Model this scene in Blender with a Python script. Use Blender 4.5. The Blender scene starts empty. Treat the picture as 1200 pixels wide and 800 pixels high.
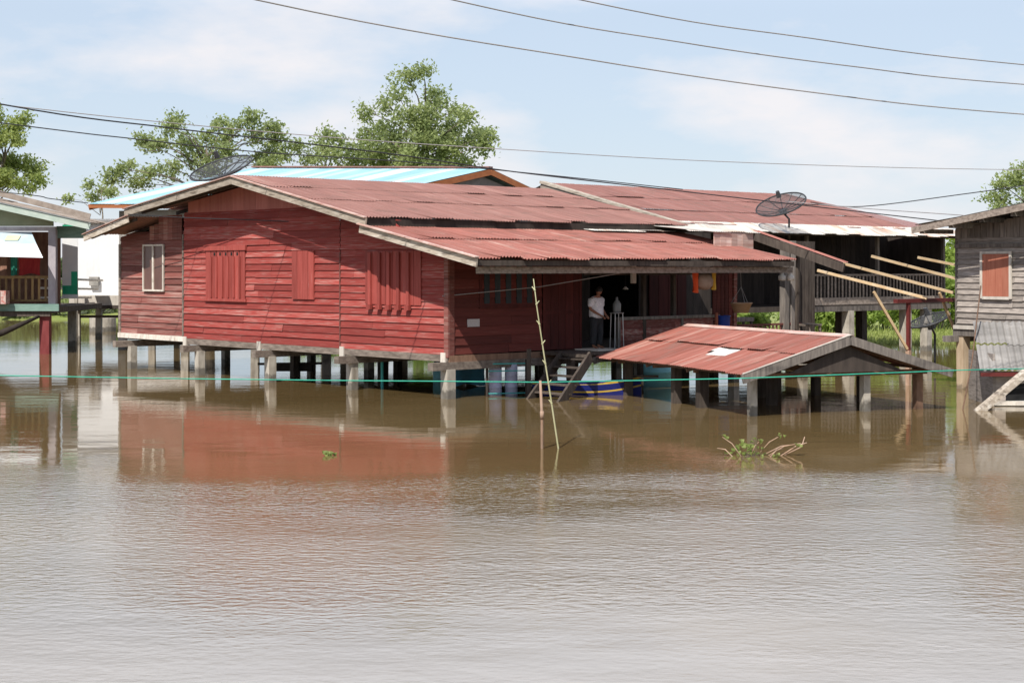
import bpy, math, random
from mathutils import Vector, Matrix, Quaternion
R = math.radians
random.seed(7)
scene = bpy.context.scene
COL = scene.collection
V = Vector

# ------------------------------------------------------------------ frames
HCAM = 3.19
HF = Matrix.Translation((-1.563, 39.6, 0)) @ Matrix.Rotation(math.atan2(.6646, .7472), 4, 'Z')   # red house: x along the porch wall, y along the gable wall
WF = Matrix.Identity(4)

def at(u, v, Y):
    """a place at distance Y seen in the direction of photo position u, v"""
    return V(((u-600)/1900*Y, Y, HCAM-(v-314)/1900*Y))

BASE = {}
def tag(o, label, cat, group=None):
    o['label'] = label; o['category'] = cat
    if group: o['group'] = group
    return o
def thing(name, label, cat, frame=WF, base=(0, 0, 0), group=None):
    o = bpy.data.objects.new(name, None); COL.objects.link(o)
    o.empty_display_size = .2
    o.matrix_world = frame @ Matrix.Translation(base)
    BASE[o.name] = V(base)
    return tag(o, label, cat, group)

class MB:
    def __init__(s): s.v = []; s.f = []; s.t = []
    def add(s, vs, fs, tint=None):
        n = len(s.v); s.v += [tuple(p) for p in vs]
        if tint is None: tint = random.random()
        for f in fs: s.f.append(tuple(i+n for i in f)); s.t.append(tint)
        return s
    def box(s, c, d, rot=None, tint=None):
        x, y, z = d[0]/2, d[1]/2, d[2]/2
        ps = [V(p) for p in ((-x,-y,-z),(x,-y,-z),(x,y,-z),(-x,y,-z),(-x,-y,z),(x,-y,z),(x,y,z),(-x,y,z))]
        if rot is not None: ps = [rot @ p for p in ps]
        c = V(c)
        return s.add([p+c for p in ps], [(0,3,2,1),(4,5,6,7),(0,1,5,4),(1,2,6,5),(2,3,7,6),(3,0,4,7)], tint)
    def span(s, a, b, tint=None):
        return s.box([(i+j)/2 for i, j in zip(a, b)], [abs(j-i) for i, j in zip(a, b)], None, tint)
    def beam(s, p, q, w, h, up=(0, 0, 1), tint=None):
        p, q = V(p), V(q); d = (q-p); L = d.length; d.normalize()
        up = V(up); side = up.cross(d)
        if side.length < 1e-4: side = V((1, 0, 0)).cross(d)
        side.normalize(); up = d.cross(side)
        rot = Matrix((d, side, up)).transposed()
        return s.box((p+q)/2, (L, w, h), rot, tint)
    def tube(s, pts, r, n=8, tint=None, caps=True):
        pts = [V(p) for p in pts]; m = len(pts)
        rs = r if isinstance(r, (list, tuple)) else [r]*m
        vs, fs = [], []
        ref = None
        for i, p in enumerate(pts):
            d = (pts[min(i+1, m-1)]-pts[max(i-1, 0)]).normalized()
            if ref is None:
                ref = V((0, 0, 1)).cross(d)
                if ref.length < .05: ref = V((1, 0, 0)).cross(d)
            ref = (ref-d*ref.dot(d)).normalized(); b = d.cross(ref)
            for k in range(n):
                a = 2*math.pi*k/n
                vs.append(p+(ref*math.cos(a)+b*math.sin(a))*rs[i])
        for i in range(m-1):
            for k in range(n):
                k2 = (k+1) % n
                fs.append((i*n+k, i*n+k2, (i+1)*n+k2, (i+1)*n+k))
        if caps: fs += [tuple(range(n-1, -1, -1)), tuple((m-1)*n+k for k in range(n))]
        return s.add(vs, fs, tint)
    def lathe(s, prof, c=(0, 0, 0), n=20, rot=None, tint=None, sx=1, sy=1):
        vs, fs = [], []
        for r, z in prof:
            for k in range(n):
                a = 2*math.pi*k/n; p = V((r*math.cos(a)*sx, r*math.sin(a)*sy, z))
                if rot is not None: p = rot @ p
                vs.append(p+V(c))
        for i in range(len(prof)-1):
            for k in range(n):
                k2 = (k+1) % n
                fs.append((i*n+k, i*n+k2, (i+1)*n+k2, (i+1)*n+k))
        return s.add(vs, fs, tint)
    def prism(s, pts, ex, tint=None):
        pts = [V(p) for p in pts]; ex = V(ex); n = len(pts)
        return s.add(pts+[p+ex for p in pts], [tuple(range(n-1, -1, -1)), tuple(range(n, 2*n))]+[(i, (i+1) % n, (i+1) % n+n, i+n) for i in range(n)], tint)
    def quad(s, *p, tint=None): return s.add(p, [tuple(range(len(p)))], tint)
    def build(s, name, mat, parent=None, smooth=False, base=None, kind=None, fix=True):
        if base is None:
            r = parent
            while r is not None and r.name not in BASE: r = r.parent
            base = BASE[r.name] if r else V((0, 0, 0))
        me = bpy.data.meshes.new(name)
        me.from_pydata([tuple(V(p)-base) for p in s.v], [], s.f)
        a = me.attributes.new('tint', 'FLOAT', 'FACE'); a.data.foreach_set('value', s.t)
        if smooth: me.polygons.foreach_set('use_smooth', [True]*len(me.polygons))
        me.materials.append(mat); me.update()
        o = bpy.data.objects.new(name, me); COL.objects.link(o)
        if parent: o.parent = parent
        if kind: o['kind'] = kind
        return o

def single(name, label, cat, mb, mat, frame=WF, base=(0, 0, 0), smooth=False, group=None):
    o = mb.build(name, mat, None, smooth, V(base)); o.matrix_world = frame @ Matrix.Translation(base)
    BASE[o.name] = V(base)
    return tag(o, label, cat, group)
def struct(o): o['kind'] = 'structure'; return o

# ------------------------------------------------------------------ materials
def NM(name):
    m = bpy.data.materials.new(name); m.use_nodes = True; nt = m.node_tree
    return m, nt, nt.nodes, nt.links, nt.nodes['Principled BSDF']
def setc(sock, c): sock.default_value = (c[0], c[1], c[2], 1)
def mixn(nt, kind='MIX'):
    n = nt.nodes.new('ShaderNodeMix'); n.data_type = 'RGBA'; n.blend_type = kind; return n
def stuff(name, c1, c2, scale=(3, 3, 3), rough=.8, ta=.25, wear=None, spots=None, bump=.0, metal=0, detail=5, spec=.3, ramp=(.35, .65)):
    m, nt, N, L, P = NM(name)
    tc = N.new('ShaderNodeTexCoord')
    def noise(sc, det, off=0):
        mp = N.new('ShaderNodeMapping'); mp.inputs['Scale'].default_value = sc; mp.inputs['Location'].default_value = (off, off*1.7, off*.6)
        L.new(tc.outputs['Object'], mp.inputs['Vector'])
        n = N.new('ShaderNodeTexNoise'); n.inputs['Scale'].default_value = 1; n.inputs['Detail'].default_value = det; n.inputs['Roughness'].default_value = .6
        L.new(mp.outputs[0], n.inputs['Vector']); return n
    def ramp_(src, a, b):
        r = N.new('ShaderNodeMapRange'); r.inputs['From Min'].default_value = a; r.inputs['From Max'].default_value = b
        L.new(src, r.inputs['Value']); return r.outputs[0]
    at_ = N.new('ShaderNodeAttribute'); at_.attribute_name = 'tint'
    n1 = noise(scale, detail)
    mx = mixn(nt); setc(mx.inputs['A'], c1); setc(mx.inputs['B'], c2)
    L.new(ramp_(n1.outputs['Fac'], *ramp), mx.inputs['Factor'])
    out = mx.outputs['Result']
    if wear:
        col, sc, a, b, amt = wear
        n2 = noise(sc, 6, 3.1)
        ad = N.new('ShaderNodeMath'); ad.operation = 'MULTIPLY_ADD'; L.new(at_.outputs['Fac'], ad.inputs[0]); ad.inputs[1].default_value = .13; L.new(n2.outputs['Fac'], ad.inputs[2])
        f = N.new('ShaderNodeMath'); f.operation = 'MULTIPLY'; f.inputs[1].default_value = amt
        L.new(ramp_(ad.outputs[0], a, b), f.inputs[0])
        m2 = mixn(nt); L.new(out, m2.inputs['A']); setc(m2.inputs['B'], col); L.new(f.outputs[0], m2.inputs['Factor']); out = m2.outputs['Result']
    if spots:
        col, sc, a, b, amt = spots
        n3 = noise(sc, 4, 8.3)
        f = N.new('ShaderNodeMath'); f.operation = 'MULTIPLY'; f.inputs[1].default_value = amt; L.new(ramp_(n3.outputs['Fac'], a, b), f.inputs[0])
        m3 = mixn(nt); L.new(out, m3.inputs['A']); setc(m3.inputs['B'], col); L.new(f.outputs[0], m3.inputs['Factor']); out = m3.outputs['Result']
    tv = N.new('ShaderNodeMapRange'); tv.inputs['To Min'].default_value = 1-ta; tv.inputs['To Max'].default_value = 1+ta; L.new(at_.outputs['Fac'], tv.inputs['Value'])
    hs = N.new('ShaderNodeHueSaturation'); L.new(out, hs.inputs['Color']); L.new(tv.outputs[0], hs.inputs['Value'])
    L.new(hs.outputs[0], P.inputs['Base Color'])
    P.inputs['Roughness'].default_value = rough; P.inputs['Metallic'].default_value = metal; P.inputs['Specular IOR Level'].default_value = spec
    if bump:
        b = N.new('ShaderNodeBump'); b.inputs['Distance'].default_value = bump; b.inputs['Strength'].default_value = .6
        L.new(n1.outputs['Fac'], b.inputs['Height']); L.new(b.outputs[0], P.inputs['Normal'])
    return m

GREYWOOD = (.20, .165, .135)
M = {}
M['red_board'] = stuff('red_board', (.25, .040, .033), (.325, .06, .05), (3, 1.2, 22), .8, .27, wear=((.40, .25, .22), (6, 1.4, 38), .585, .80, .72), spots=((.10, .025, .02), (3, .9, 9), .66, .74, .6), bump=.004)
M['red_faded'] = stuff('red_faded', (.19, .055, .045), (.25, .095, .08), (3, 1.1, 20), .85, .35, wear=((.36, .27, .235), (6, .8, 26), .56, .82, .8), spots=((.07, .035, .03), (3, .7, 10), .58, .7, .7), bump=.004)
M['red_panel'] = stuff('red_panel', (.27, .05, .04), (.34, .072, .06), (14, 14, 1.3), .7, .18, wear=((.44, .28, .25), (22, 22, 1.6), .70, .9, .55), bump=.003)
M['gable_pink'] = stuff('gable_pink', (.40, .13, .11), (.47, .17, .145), (9, 9, .9), .8, .12, wear=((.5, .32, .28), (10, 9, .8), .66, .9, .6))
M['red_porch_shaded'] = stuff('red_porch_shaded', (.095, .021, .016), (.135, .031, .024), (1.2, 3, 22), .75, .25, wear=((.33, .19, .15), (.9, 6, 26), .72, .92, .5), bump=.003)  # darker copy of the house red, porch shade put into the colour
M['red_dark'] = stuff('red_dark', (.06, .013, .011), (.09, .019, .015), (9, 9, 1), .8, .25)
M['old_wood'] = stuff('old_wood', (.15, .12, .10), (.30, .25, .21), (8, 3, 14), .9, .3, wear=((.40, .35, .30), (10, 3, 16), .66, .86, .6), bump=.004)
M['barge_wood'] = stuff('barge_wood', (.30, .25, .20), (.46, .40, .33), (8, 2.5, 14), .85, .2, wear=((.62, .58, .52), (10, 2, 10), .6, .8, .7), spots=((.09, .07, .055), (9, 2.2, 16), .53, .66, .7))
M['dark_wood'] = stuff('dark_wood', (.055, .042, .035), (.10, .08, .066), (9, 9, 2), .85, .3)
M['brown_wood'] = stuff('brown_wood', (.13, .075, .05), (.20, .12, .08), (9, 9, 2), .8, .3)
M['grey_board'] = stuff('grey_board', (.20, .175, .155), (.36, .315, .28), (3, 3, 26), .9, .38, wear=((.42, .37, .33), (3, 3, 20), .64, .85, .7), spots=((.05, .04, .035), (2, 2, 14), .62, .7, .6), bump=.004)
M['grey_plank'] = stuff('grey_plank', (.12, .105, .095), (.24, .21, .185), (12, 12, 1.5), .9, .35, bump=.003)
M['concrete'] = stuff('concrete', (.33, .30, .255), (.48, .44, .38), (6, 6, 3), .9, .16, wear=((.17, .135, .10), (4, 4, 1.5), .62, .78, .7), bump=.003)
def wetband(m, zt=.20, k=.42):
    nt = m.node_tree; N = nt.nodes; L = nt.links; P = N['Principled BSDF']; src = P.inputs['Base Color'].links[0].from_socket
    tc = [n for n in N if n.type == 'TEX_COORD'][0]; g = N.new('ShaderNodeSeparateXYZ'); L.new(tc.outputs['Object'], g.inputs[0])
    n = N.new('ShaderNodeTexNoise'); n.inputs['Scale'].default_value = 7; L.new(tc.outputs['Object'], n.inputs['Vector'])
    a = N.new('ShaderNodeMath'); a.operation = 'MULTIPLY_ADD'; L.new(n.outputs['Fac'], a.inputs[0]); a.inputs[1].default_value = .3; L.new(g.outputs['Z'], a.inputs[2])
    r = N.new('ShaderNodeMapRange'); r.inputs['From Min'].default_value = zt+.12; r.inputs['From Max'].default_value = zt+.20; r.inputs['To Min'].default_value = k; L.new(a.outputs[0], r.inputs['Value'])
    x = mixn(nt, 'MULTIPLY'); x.inputs['Factor'].default_value = 1; L.new(src, x.inputs['A']); L.new(r.outputs[0], x.inputs['B']); L.new(x.outputs['Result'], P.inputs['Base Color'])
M['new_wood'] = stuff('new_wood', (.55, .38, .21), (.66, .50, .31), (4, 4, 9), .7, .25, wear=((.70, .62, .5), (3, 3, 5), .6, .8, .6))
M['steel_red'] = stuff('steel_red', (.10, .02, .018), (.15, .03, .027), (5, 5, 5), .5, .1)
def rusty(m, col=(.12, .06, .045), amt=.5, a=.52, b=.72, sc=(26, .9, .9), col2=(.17, .12, .10), sc2=(1.3, 2.6, 2.6), amt2=.45):
    nt = m.node_tree; N = nt.nodes; L = nt.links; P = N['Principled BSDF']; src = P.inputs['Base Color'].links[0].from_socket
    tc = [n for n in N if n.type == 'TEX_COORD'][0]
    for c, s_, k, lo, hi, off in ((col, sc, amt, a, b, 5.0), (col2, sc2, amt2, .54, .70, 9.0), ((.5, .40, .35), (sc[0]*.5, sc[1]*.7, sc[2]*.7), amt*.8, .62, .78, 13.0)):
        mp = N.new('ShaderNodeMapping'); mp.inputs['Scale'].default_value = s_; mp.inputs['Location'].default_value = (off, off, off); L.new(tc.outputs['Object'], mp.inputs[0])
        n = N.new('ShaderNodeTexNoise'); n.inputs['Scale'].default_value = 1; n.inputs['Detail'].default_value = 5; n.inputs['Roughness'].default_value = .65; L.new(mp.outputs[0], n.inputs['Vector'])
        r = N.new('ShaderNodeMapRange'); r.inputs['From Min'].default_value = lo; r.inputs['From Max'].default_value = hi; r.inputs['To Max'].default_value = k; L.new(n.outputs['Fac'], r.inputs['Value'])
        x = mixn(nt); L.new(src, x.inputs['A']); setc(x.inputs['B'], c); L.new(r.outputs[0], x.inputs['Factor']); src = x.outputs['Result']
    L.new(src, P.inputs['Base Color'])
wetband(M['concrete'])
def roofing(name, a, b, pale, pamt, dark=(.07, .035, .03), damt=.7, ta=.16, ax='y', fr=2.2, rough=.6):
    s = (fr*4, .55, .55) if ax == 'y' else (.55, fr*4, .55)
    w = (5.0, .42, .42) if ax == 'y' else (.42, 5.0, .42)
    return stuff(name, a, b, s, rough, ta, wear=(pale, w, .64, .86, pamt), spots=(dark, (5, 5, 5), .69, .76, damt), spec=.35)
M['roof_upper'] = roofing('roof_upper', (.235, .112, .093), (.285, .143, .121), (.44, .29, .25), .5, ta=.07)
M['roof_lower'] = roofing('roof_lower', (.27, .095, .072), (.34, .14, .115), (.52, .38, .32), .7, ta=.13)
M['roof_rear'] = roofing('roof_rear', (.225, .102, .087), (.265, .126, .108), (.40, .25, .22), .5, ta=.07)
M['roof_shelter'] = roofing('roof_shelter', (.25, .078, .055), (.31, .115, .09), (.52, .38, .32), .75, ta=.14, ax='x')
for k_ in ('roof_upper', 'roof_rear'): rusty(M[k_], amt=.46, amt2=.62, col2=(.14, .09, .07))
rusty(M['roof_lower'], amt=.62, amt2=.62, col2=(.15, .085, .065))
rusty(M['roof_shelter'], amt=.55, amt2=.6, sc=(.9, 26, .9))
M['roof_blue'] = stuff('roof_blue', (.25, .46, .56), (.33, .52, .60), (.5, .5, .5), .5, .03, wear=((.60, .70, .74), (.02, .02, .02), .62, .80, .9), spots=((.35, .42, .45), (2, 2, 2), .66, .8, .4))
[n for n in M['roof_blue'].node_tree.nodes if n.type == 'MATH' and n.operation == 'MULTIPLY_ADD'][0].inputs[1].default_value = .35   # whole sheets, not blotches
[n for n in M['roof_blue'].node_tree.nodes if n.type == 'MATH' and n.operation == 'MULTIPLY_ADD'][0].inputs[2].default_value = .0
M['galvanised'] = stuff('galvanised', (.50, .47, .43), (.66, .63, .58), (8, 1, 1), .5, .2, wear=((.42, .22, .13), (2, .8, .8), .58, .76, .75), metal=.1)
M['tin_grey'] = stuff('tin_grey', (.19, .18, .17), (.30, .285, .27), (.8, .8, 3), .7, .22, wear=((.42, .40, .38), (2, 2, 6), .62, .8, .6))
M['tin_wall'] = stuff('tin_wall', (.42, .22, .18), (.6, .42, .36), (1, 1, 11), .7, .3, wear=((.7, .6, .54), (1, 1, 10), .58, .75, .8))
M['tin_brown'] = stuff('tin_brown', (.20, .16, .13), (.32, .27, .23), (3, 3, 3), .7, .3)
M['white_paint'] = stuff('white_paint', (.66, .64, .60), (.76, .74, .70), (5, 5, 5), .7, .06)
M['white_wall'] = stuff('white_wall', (.72, .73, .74), (.78, .78, .78), (1.5, 1.5, 1.5), .6, .03, wear=((.55, .53, .5), (2.5, 2.5, .5), .62, .8, .5))
M['offwhite'] = stuff('offwhite', (.55, .50, .44), (.68, .63, .56), (8, 8, 2), .8, .2, wear=((.3, .25, .2), (7, 7, 5), .62, .8, .6))
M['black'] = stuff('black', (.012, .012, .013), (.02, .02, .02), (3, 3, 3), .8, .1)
M['near_black_brown'] = stuff('near_black_brown', (.035, .028, .024), (.06, .047, .04), (6, 6, 1.2), .9, .3)  # plain near-black brown shared by boards, walls, net and rack
M['glass_dark'] = stuff('glass_dark', (.11, .05, .04), (.15, .07, .055), (3, 3, 1), .35, .15, spec=.5)
M['slat_blue'] = stuff('slat_blue', (.02, .03, .035), (.03, .042, .048), (5, 5, 2), .6, .1)
M['green_beam'] = stuff('green_beam', (.13, .22, .19), (.20, .30, .26), (2, 3, 8), .8, .12)
M['green_pale'] = stuff('green_pale', (.34, .42, .37), (.44, .50, .45), (3, 3, 6), .7, .1)
M['beige_green'] = stuff('beige_green', (.24, .26, .17), (.30, .31, .21), (2, 2, 2), .8, .06)
M['red_post'] = stuff('red_post', (.16, .03, .03), (.22, .05, .05), (5, 5, 2), .8, .1)
M['lilac_grey'] = stuff('lilac_grey', (.36, .33, .37), (.46, .43, .46), (5, 5, 2), .8, .1)
M['gold_wood'] = stuff('gold_wood', (.20, .12, .045), (.30, .19, .08), (9, 9, 2), .6, .25)
M['orange_fascia'] = stuff('orange_fascia', (.33, .115, .045), (.40, .15, .06), (4, 4, 6), .7, .12)
M['grey_wall'] = stuff('grey_wall', (.26, .25, .23), (.36, .34, .31), (3, 3, 3), .85, .1)
M['shutter_orange'] = stuff('shutter_orange', (.36, .12, .075), (.44, .17, .11), (14, 14, 1.5), .75, .14)
M['wire'] = stuff('wire', (.03, .03, .035), (.04, .04, .045), (1, 1, 1), .6, .1)
M['wire_grey'] = stuff('wire_grey', (.28, .27, .27), (.33, .31, .31), (1, 1, 1), .6, .1)
M['dish_metal'] = stuff('dish_metal', (.045, .047, .05), (.07, .07, .075), (3, 3, 3), .5, .1, metal=.3)
M['rope_green'] = stuff('rope_green', (.02, .36, .24), (.04, .46, .32), (8, 8, 8), .6, .1)
M['bamboo'] = stuff('bamboo', (.36, .35, .19), (.46, .44, .28), (8, 8, 3), .6, .2)
M['stake'] = stuff('stake', (.35, .22, .15), (.48, .34, .26), (10, 10, 3), .8, .2)
M['boat_blue'] = stuff('boat_blue', (.012, .018, .13), (.02, .028, .18), (2, 2, 5), .4, .08)
M['boat_yellow'] = stuff('boat_yellow', (.55, .36, .05), (.62, .43, .09), (4, 4, 4), .5, .1)
M['plastic_cyan'] = stuff('plastic_cyan', (.28, .70, .80), (.33, .76, .84), (2, 2, 2), .35, .05)
M['plastic_blue'] = stuff('plastic_blue', (.34, .46, .62), (.42, .54, .68), (3, 3, 3), .4, .08)
M['pvc_lilac'] = stuff('pvc_lilac', (.42, .42, .55), (.50, .50, .62), (3, 3, 3), .4, .06)
M['turquoise'] = stuff('turquoise', (.05, .34, .33), (.08, .42, .4), (3, 3, 3), .5, .05)
M['cloth_orange'] = stuff('cloth_orange', (.62, .075, .015), (.72, .11, .03), (6, 6, 2), .8, .1)
M['cloth_yellow'] = stuff('cloth_yellow', (.6, .36, .04), (.7, .44, .07), (6, 6, 2), .8, .1)
M['cloth_tan'] = stuff('cloth_tan', (.30, .21, .15), (.38, .28, .21), (9, 9, 9), .9, .15)
M['cloth_red'] = stuff('cloth_red', (.30, .02, .025), (.40, .04, .04), (9, 9, 2), .85, .15)
M['cloth_brown'] = stuff('cloth_brown', (.20, .10, .07), (.30, .17, .12), (9, 9, 2), .85, .15)
M['cloth_green'] = stuff('cloth_green', (.03, .22, .16), (.05, .28, .2), (9, 9, 2), .85, .1)
M['bucket_blue'] = stuff('bucket_blue', (.02, .06, .36), (.03, .085, .44), (3, 3, 3), .4, .05)
M['basket'] = stuff('basket', (.44, .28, .18), (.56, .38, .26), (5, 5, 40), .85, .15)
M['tarp_white'] = stuff('tarp_white', (.72, .74, .76), (.8, .8, .8), (2, 2, 2), .6, .05)
M['tarp_blue'] = stuff('tarp_blue', (.42, .54, .62), (.52, .62, .68), (3, 3, 3), .6, .1)
M['tarp_bright'] = stuff('tarp_bright', (.12, .42, .62), (.18, .50, .70), (3, 3, 3), .5, .05)
M['tarp_yellow'] = stuff('tarp_yellow', (.52, .55, .36), (.6, .6, .42), (3, 3, 3), .6, .1)
M['plastic_green'] = stuff('plastic_green', (.02, .36, .19), (.04, .44, .25), (3, 3, 3), .5, .1)
M['crate_red'] = stuff('crate_red', (.5, .42, .38), (.42, .12, .1), (9, 9, 9), .7, .1)
M['plaque'] = stuff('plaque', (.42, .40, .40), (.52, .49, .49), (40, 40, 40), .6, .05)
M['skin'] = stuff('skin', (.26, .12, .075), (.32, .155, .10), (20, 20, 20), .55, .04)
M['hair'] = stuff('hair', (.012, .009, .008), (.02, .016, .014), (60, 60, 12), .5, .1)
M['shirt'] = stuff('shirt', (.62, .62, .68), (.82, .82, .84), (34, 34, 34), .85, .03, ramp=(.44, .56))
M['trousers'] = stuff('trousers', (.02, .021, .024), (.034, .036, .04), (30, 30, 4), .9, .05)
M['eye'] = stuff('eye', (.02, .015, .012), (.03, .02, .018), (3, 3, 3), .2, .05)
M['jug'] = stuff('jug', (.17, .18, .18), (.24, .25, .25), (9, 9, 3), .25, .05)
M['chrome'] = stuff('chrome', (.5, .5, .5), (.58, .58, .58), (3, 3, 3), .35, .05, metal=.6)
M['bark'] = stuff('bark', (.13, .11, .085), (.22, .185, .15), (9, 9, 2), .9, .2, bump=.01)

def leafmat(name, c1, c2, trans=.5, ta=.45):
    m, nt, N, L, P = NM(name)
    a = N.new('ShaderNodeAttribute'); a.attribute_name = 'tint'
    mx = mixn(nt); setc(mx.inputs['A'], c1); setc(mx.inputs['B'], c2); L.new(a.outputs['Fac'], mx.inputs['Factor'])
    P.inputs['Roughness'].default_value = .55; P.inputs['Specular IOR Level'].default_value = .3
    L.new(mx.outputs['Result'], P.inputs['Base Color'])
    tr = N.new('ShaderNodeBsdfTranslucent')
    hs = N.new('ShaderNodeHueSaturation'); hs.inputs['Value'].default_value = 1.5; hs.inputs['Hue'].default_value = .485; L.new(mx.outputs['Result'], hs.inputs['Color']); L.new(hs.outputs[0], tr.inputs['Color'])
    ms = N.new('ShaderNodeMixShader'); ms.inputs[0].default_value = trans
    L.new(P.outputs[0], ms.inputs[1]); L.new(tr.outputs[0], ms.inputs[2]); L.new(ms.outputs[0], N['Material Output'].inputs[0])
    return m
M['leaf_mid'] = leafmat('leaf_mid', (.17, .225, .085), (.36, .42, .18))
M['leaf_yellow'] = leafmat('leaf_yellow', (.17, .23, .06), (.37, .43, .15))
M['leaf_bush'] = leafmat('leaf_bush', (.16, .25, .05), (.34, .44, .11))
M['leaf_grass'] = leafmat('leaf_grass', (.20, .26, .07), (.38, .43, .15))
M['leaf_float'] = leafmat('leaf_float', (.16, .21, .05), (.30, .36, .12))
M['leaf_far'] = leafmat('leaf_far', (.08, .12, .05), (.14, .19, .08))

def dishmat():
    m, nt, N, L, P = NM('dish_mesh')
    setc(P.inputs['Base Color'], (.06, .062, .066)); P.inputs['Roughness'].default_value = .5
    tc = N.new('ShaderNodeTexCoord'); ck = N.new('ShaderNodeTexBrick'); ck.offset = 0
    ck.inputs['Scale'].default_value = 30; ck.inputs['Mortar Size'].default_value = .05; ck.inputs['Row Height'].default_value = .5
    L.new(tc.outputs['Object'], ck.inputs['Vector'])
    tr = N.new('ShaderNodeBsdfTransparent'); ms = N.new('ShaderNodeMixShader')
    mp = N.new('ShaderNodeMapRange'); mp.inputs['To Min'].default_value = .42; mp.inputs['To Max'].default_value = .75; L.new(ck.outputs['Fac'], mp.inputs['Value']); L.new(mp.outputs[0], ms.inputs[0])
    L.new(tr.outputs[0], ms.inputs[1]); L.new(P.outputs[0], ms.inputs[2]); L.new(ms.outputs[0], N['Material Output'].inputs[0])
    return m
M['dish_mesh'] = dishmat()

def watermat():
    m, nt, N, L, P = NM('muddy_water')
    P.inputs['IOR'].default_value = 1.42; P.inputs['Specular IOR Level'].default_value = .5; P.inputs['Roughness'].default_value = .04
    tc = N.new('ShaderNodeTexCoord'); sp = N.new('ShaderNodeSeparateXYZ'); L.new(tc.outputs['Object'], sp.inputs[0])
    def math_(op, a, b=None, c=None):
        n = N.new('ShaderNodeMath'); n.operation = op
        for i, x in enumerate((a, b, c)):
            if x is None: continue
            if hasattr(x, 'is_linked'): L.new(x, n.inputs[i])
            else: n.inputs[i].default_value = x
        return n.outputs[0]
    def noise(sc, det=2, rot=0, off=0):
        mp = N.new('ShaderNodeMapping'); mp.inputs['Scale'].default_value = sc; mp.inputs['Rotation'].default_value = (0, 0, rot); mp.inputs['Location'].default_value = (off, off, 0)
        L.new(tc.outputs['Object'], mp.inputs['Vector'])
        n = N.new('ShaderNodeTexNoise'); n.inputs['Scale'].default_value = 1; n.inputs['Detail'].default_value = det; L.new(mp.outputs[0], n.inputs['Vector']); return n.outputs['Fac']
    def rng(x, a, b, c=0, d=1):
        r = N.new('ShaderNodeMapRange'); r.interpolation_type = 'SMOOTHSTEP'
        for k, vv in (('From Min', a), ('From Max', b), ('To Min', c), ('To Max', d)): r.inputs[k].default_value = vv
        L.new(x, r.inputs['Value']); return r.outputs[0]
    # a breeze ruffles the open water; by the houses it lies sheltered
    wander = math_('MULTIPLY_ADD', noise((.10, .22, 1), 3), 9.0, -4.5)
    y = math_('ADD', sp.outputs['Y'], wander)
    breeze = math_('MULTIPLY', rng(y, 20.5, 28.5, 1, .09), rng(y, 12.5, 20.5, .16, 1))
    L.new(math_('MULTIPLY_ADD', math_('MULTIPLY', rng(y, 18, 26, 1, 0), rng(y, 12, 17.5, .25, 1)), .12, .035), P.inputs['Roughness'])   # fine cat's-paws below pixel size
    patch = rng(noise((.09, .22, 1), 3, .3, 4), .36, .64, .35, 1.15)
    amp = math_('MULTIPLY', breeze, patch)
    rip = math_('ADD', math_('MULTIPLY', noise((6.2, 9.5, 1), 3, .25), .0165), math_('MULTIPLY', noise((15, 21, 1), 2, -.35, 2), .0026))
    swell = math_('MULTIPLY', noise((.9, 1.5, 1), 1, .1), .0045)
    h = math_('ADD', math_('MULTIPLY', rip, amp), swell)
    b = N.new('ShaderNodeBump'); b.inputs['Strength'].default_value = 1; b.inputs['Distance'].default_value = 1
    L.new(h, b.inputs['Height']); L.new(b.outputs[0], P.inputs['Normal'])
    mx = mixn(nt); setc(mx.inputs['A'], (.140, .095, .040)); setc(mx.inputs['B'], (.170, .118, .054))
    L.new(rng(noise((.12, .2, 1), 3), .35, .65), mx.inputs['Factor']); L.new(mx.outputs['Result'], P.inputs['Base Color'])
    return m
M['water'] = watermat()
M['ground'] = stuff('ground', (.17, .22, .055), (.26, .29, .09), (.35, .35, .35), .95, .0, wear=((.17, .13, .08), (.5, .5, .5), .6, .75, .7), bump=.03)

# ------------------------------------------------------------------ water and ground
b = MB(); b.quad((-900, -80, 0), (900, -80, 0), (900, 1500, 0), (-900, 1500, 0))
struct(b.build('flood_water', M['water']))
def bankline(x):
    k = max(0, min(1, (x+16)/8)); j = max(0, min(1, (x-2)/8))
    return 97-23*k-4.5*j+1.1*math.sin(x*.35)+.6*math.sin(x*.9+1)
def ground_h(x, y):
    d = y-bankline(x)
    h = -1.2 if d < -4 else (-1.2+1.5*(d+4)/8 if d < 4 else .30+min(.5, (d-4)*.02))
    if y < 8: h = max(h, 1.5-2.7*max(0, min(1, (y-2)/6)))
    return h+.06*math.sin(x*.7)*math.sin(y*.5)
xs = [-900, -500, -250, -120, -70]+[-50+i*1.5 for i in range(68)]+[70, 120, 250, 500, 900]
ys = [-80, -40, -10]+[i*2 for i in range(0, 29)]+[58+i*1.2 for i in range(50)]+[125, 140, 170, 220, 300, 500, 900, 1500]
b = MB()
b.add([(x, y, ground_h(x, y)) for y in ys for x in xs], [(j*len(xs)+i, j*len(xs)+i+1, (j+1)*len(xs)+i+1, (j+1)*len(xs)+i) for j in range(len(ys)-1) for i in range(len(xs)-1)], .5)
struct(b.build('ground', M['ground'], smooth=True))

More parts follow.
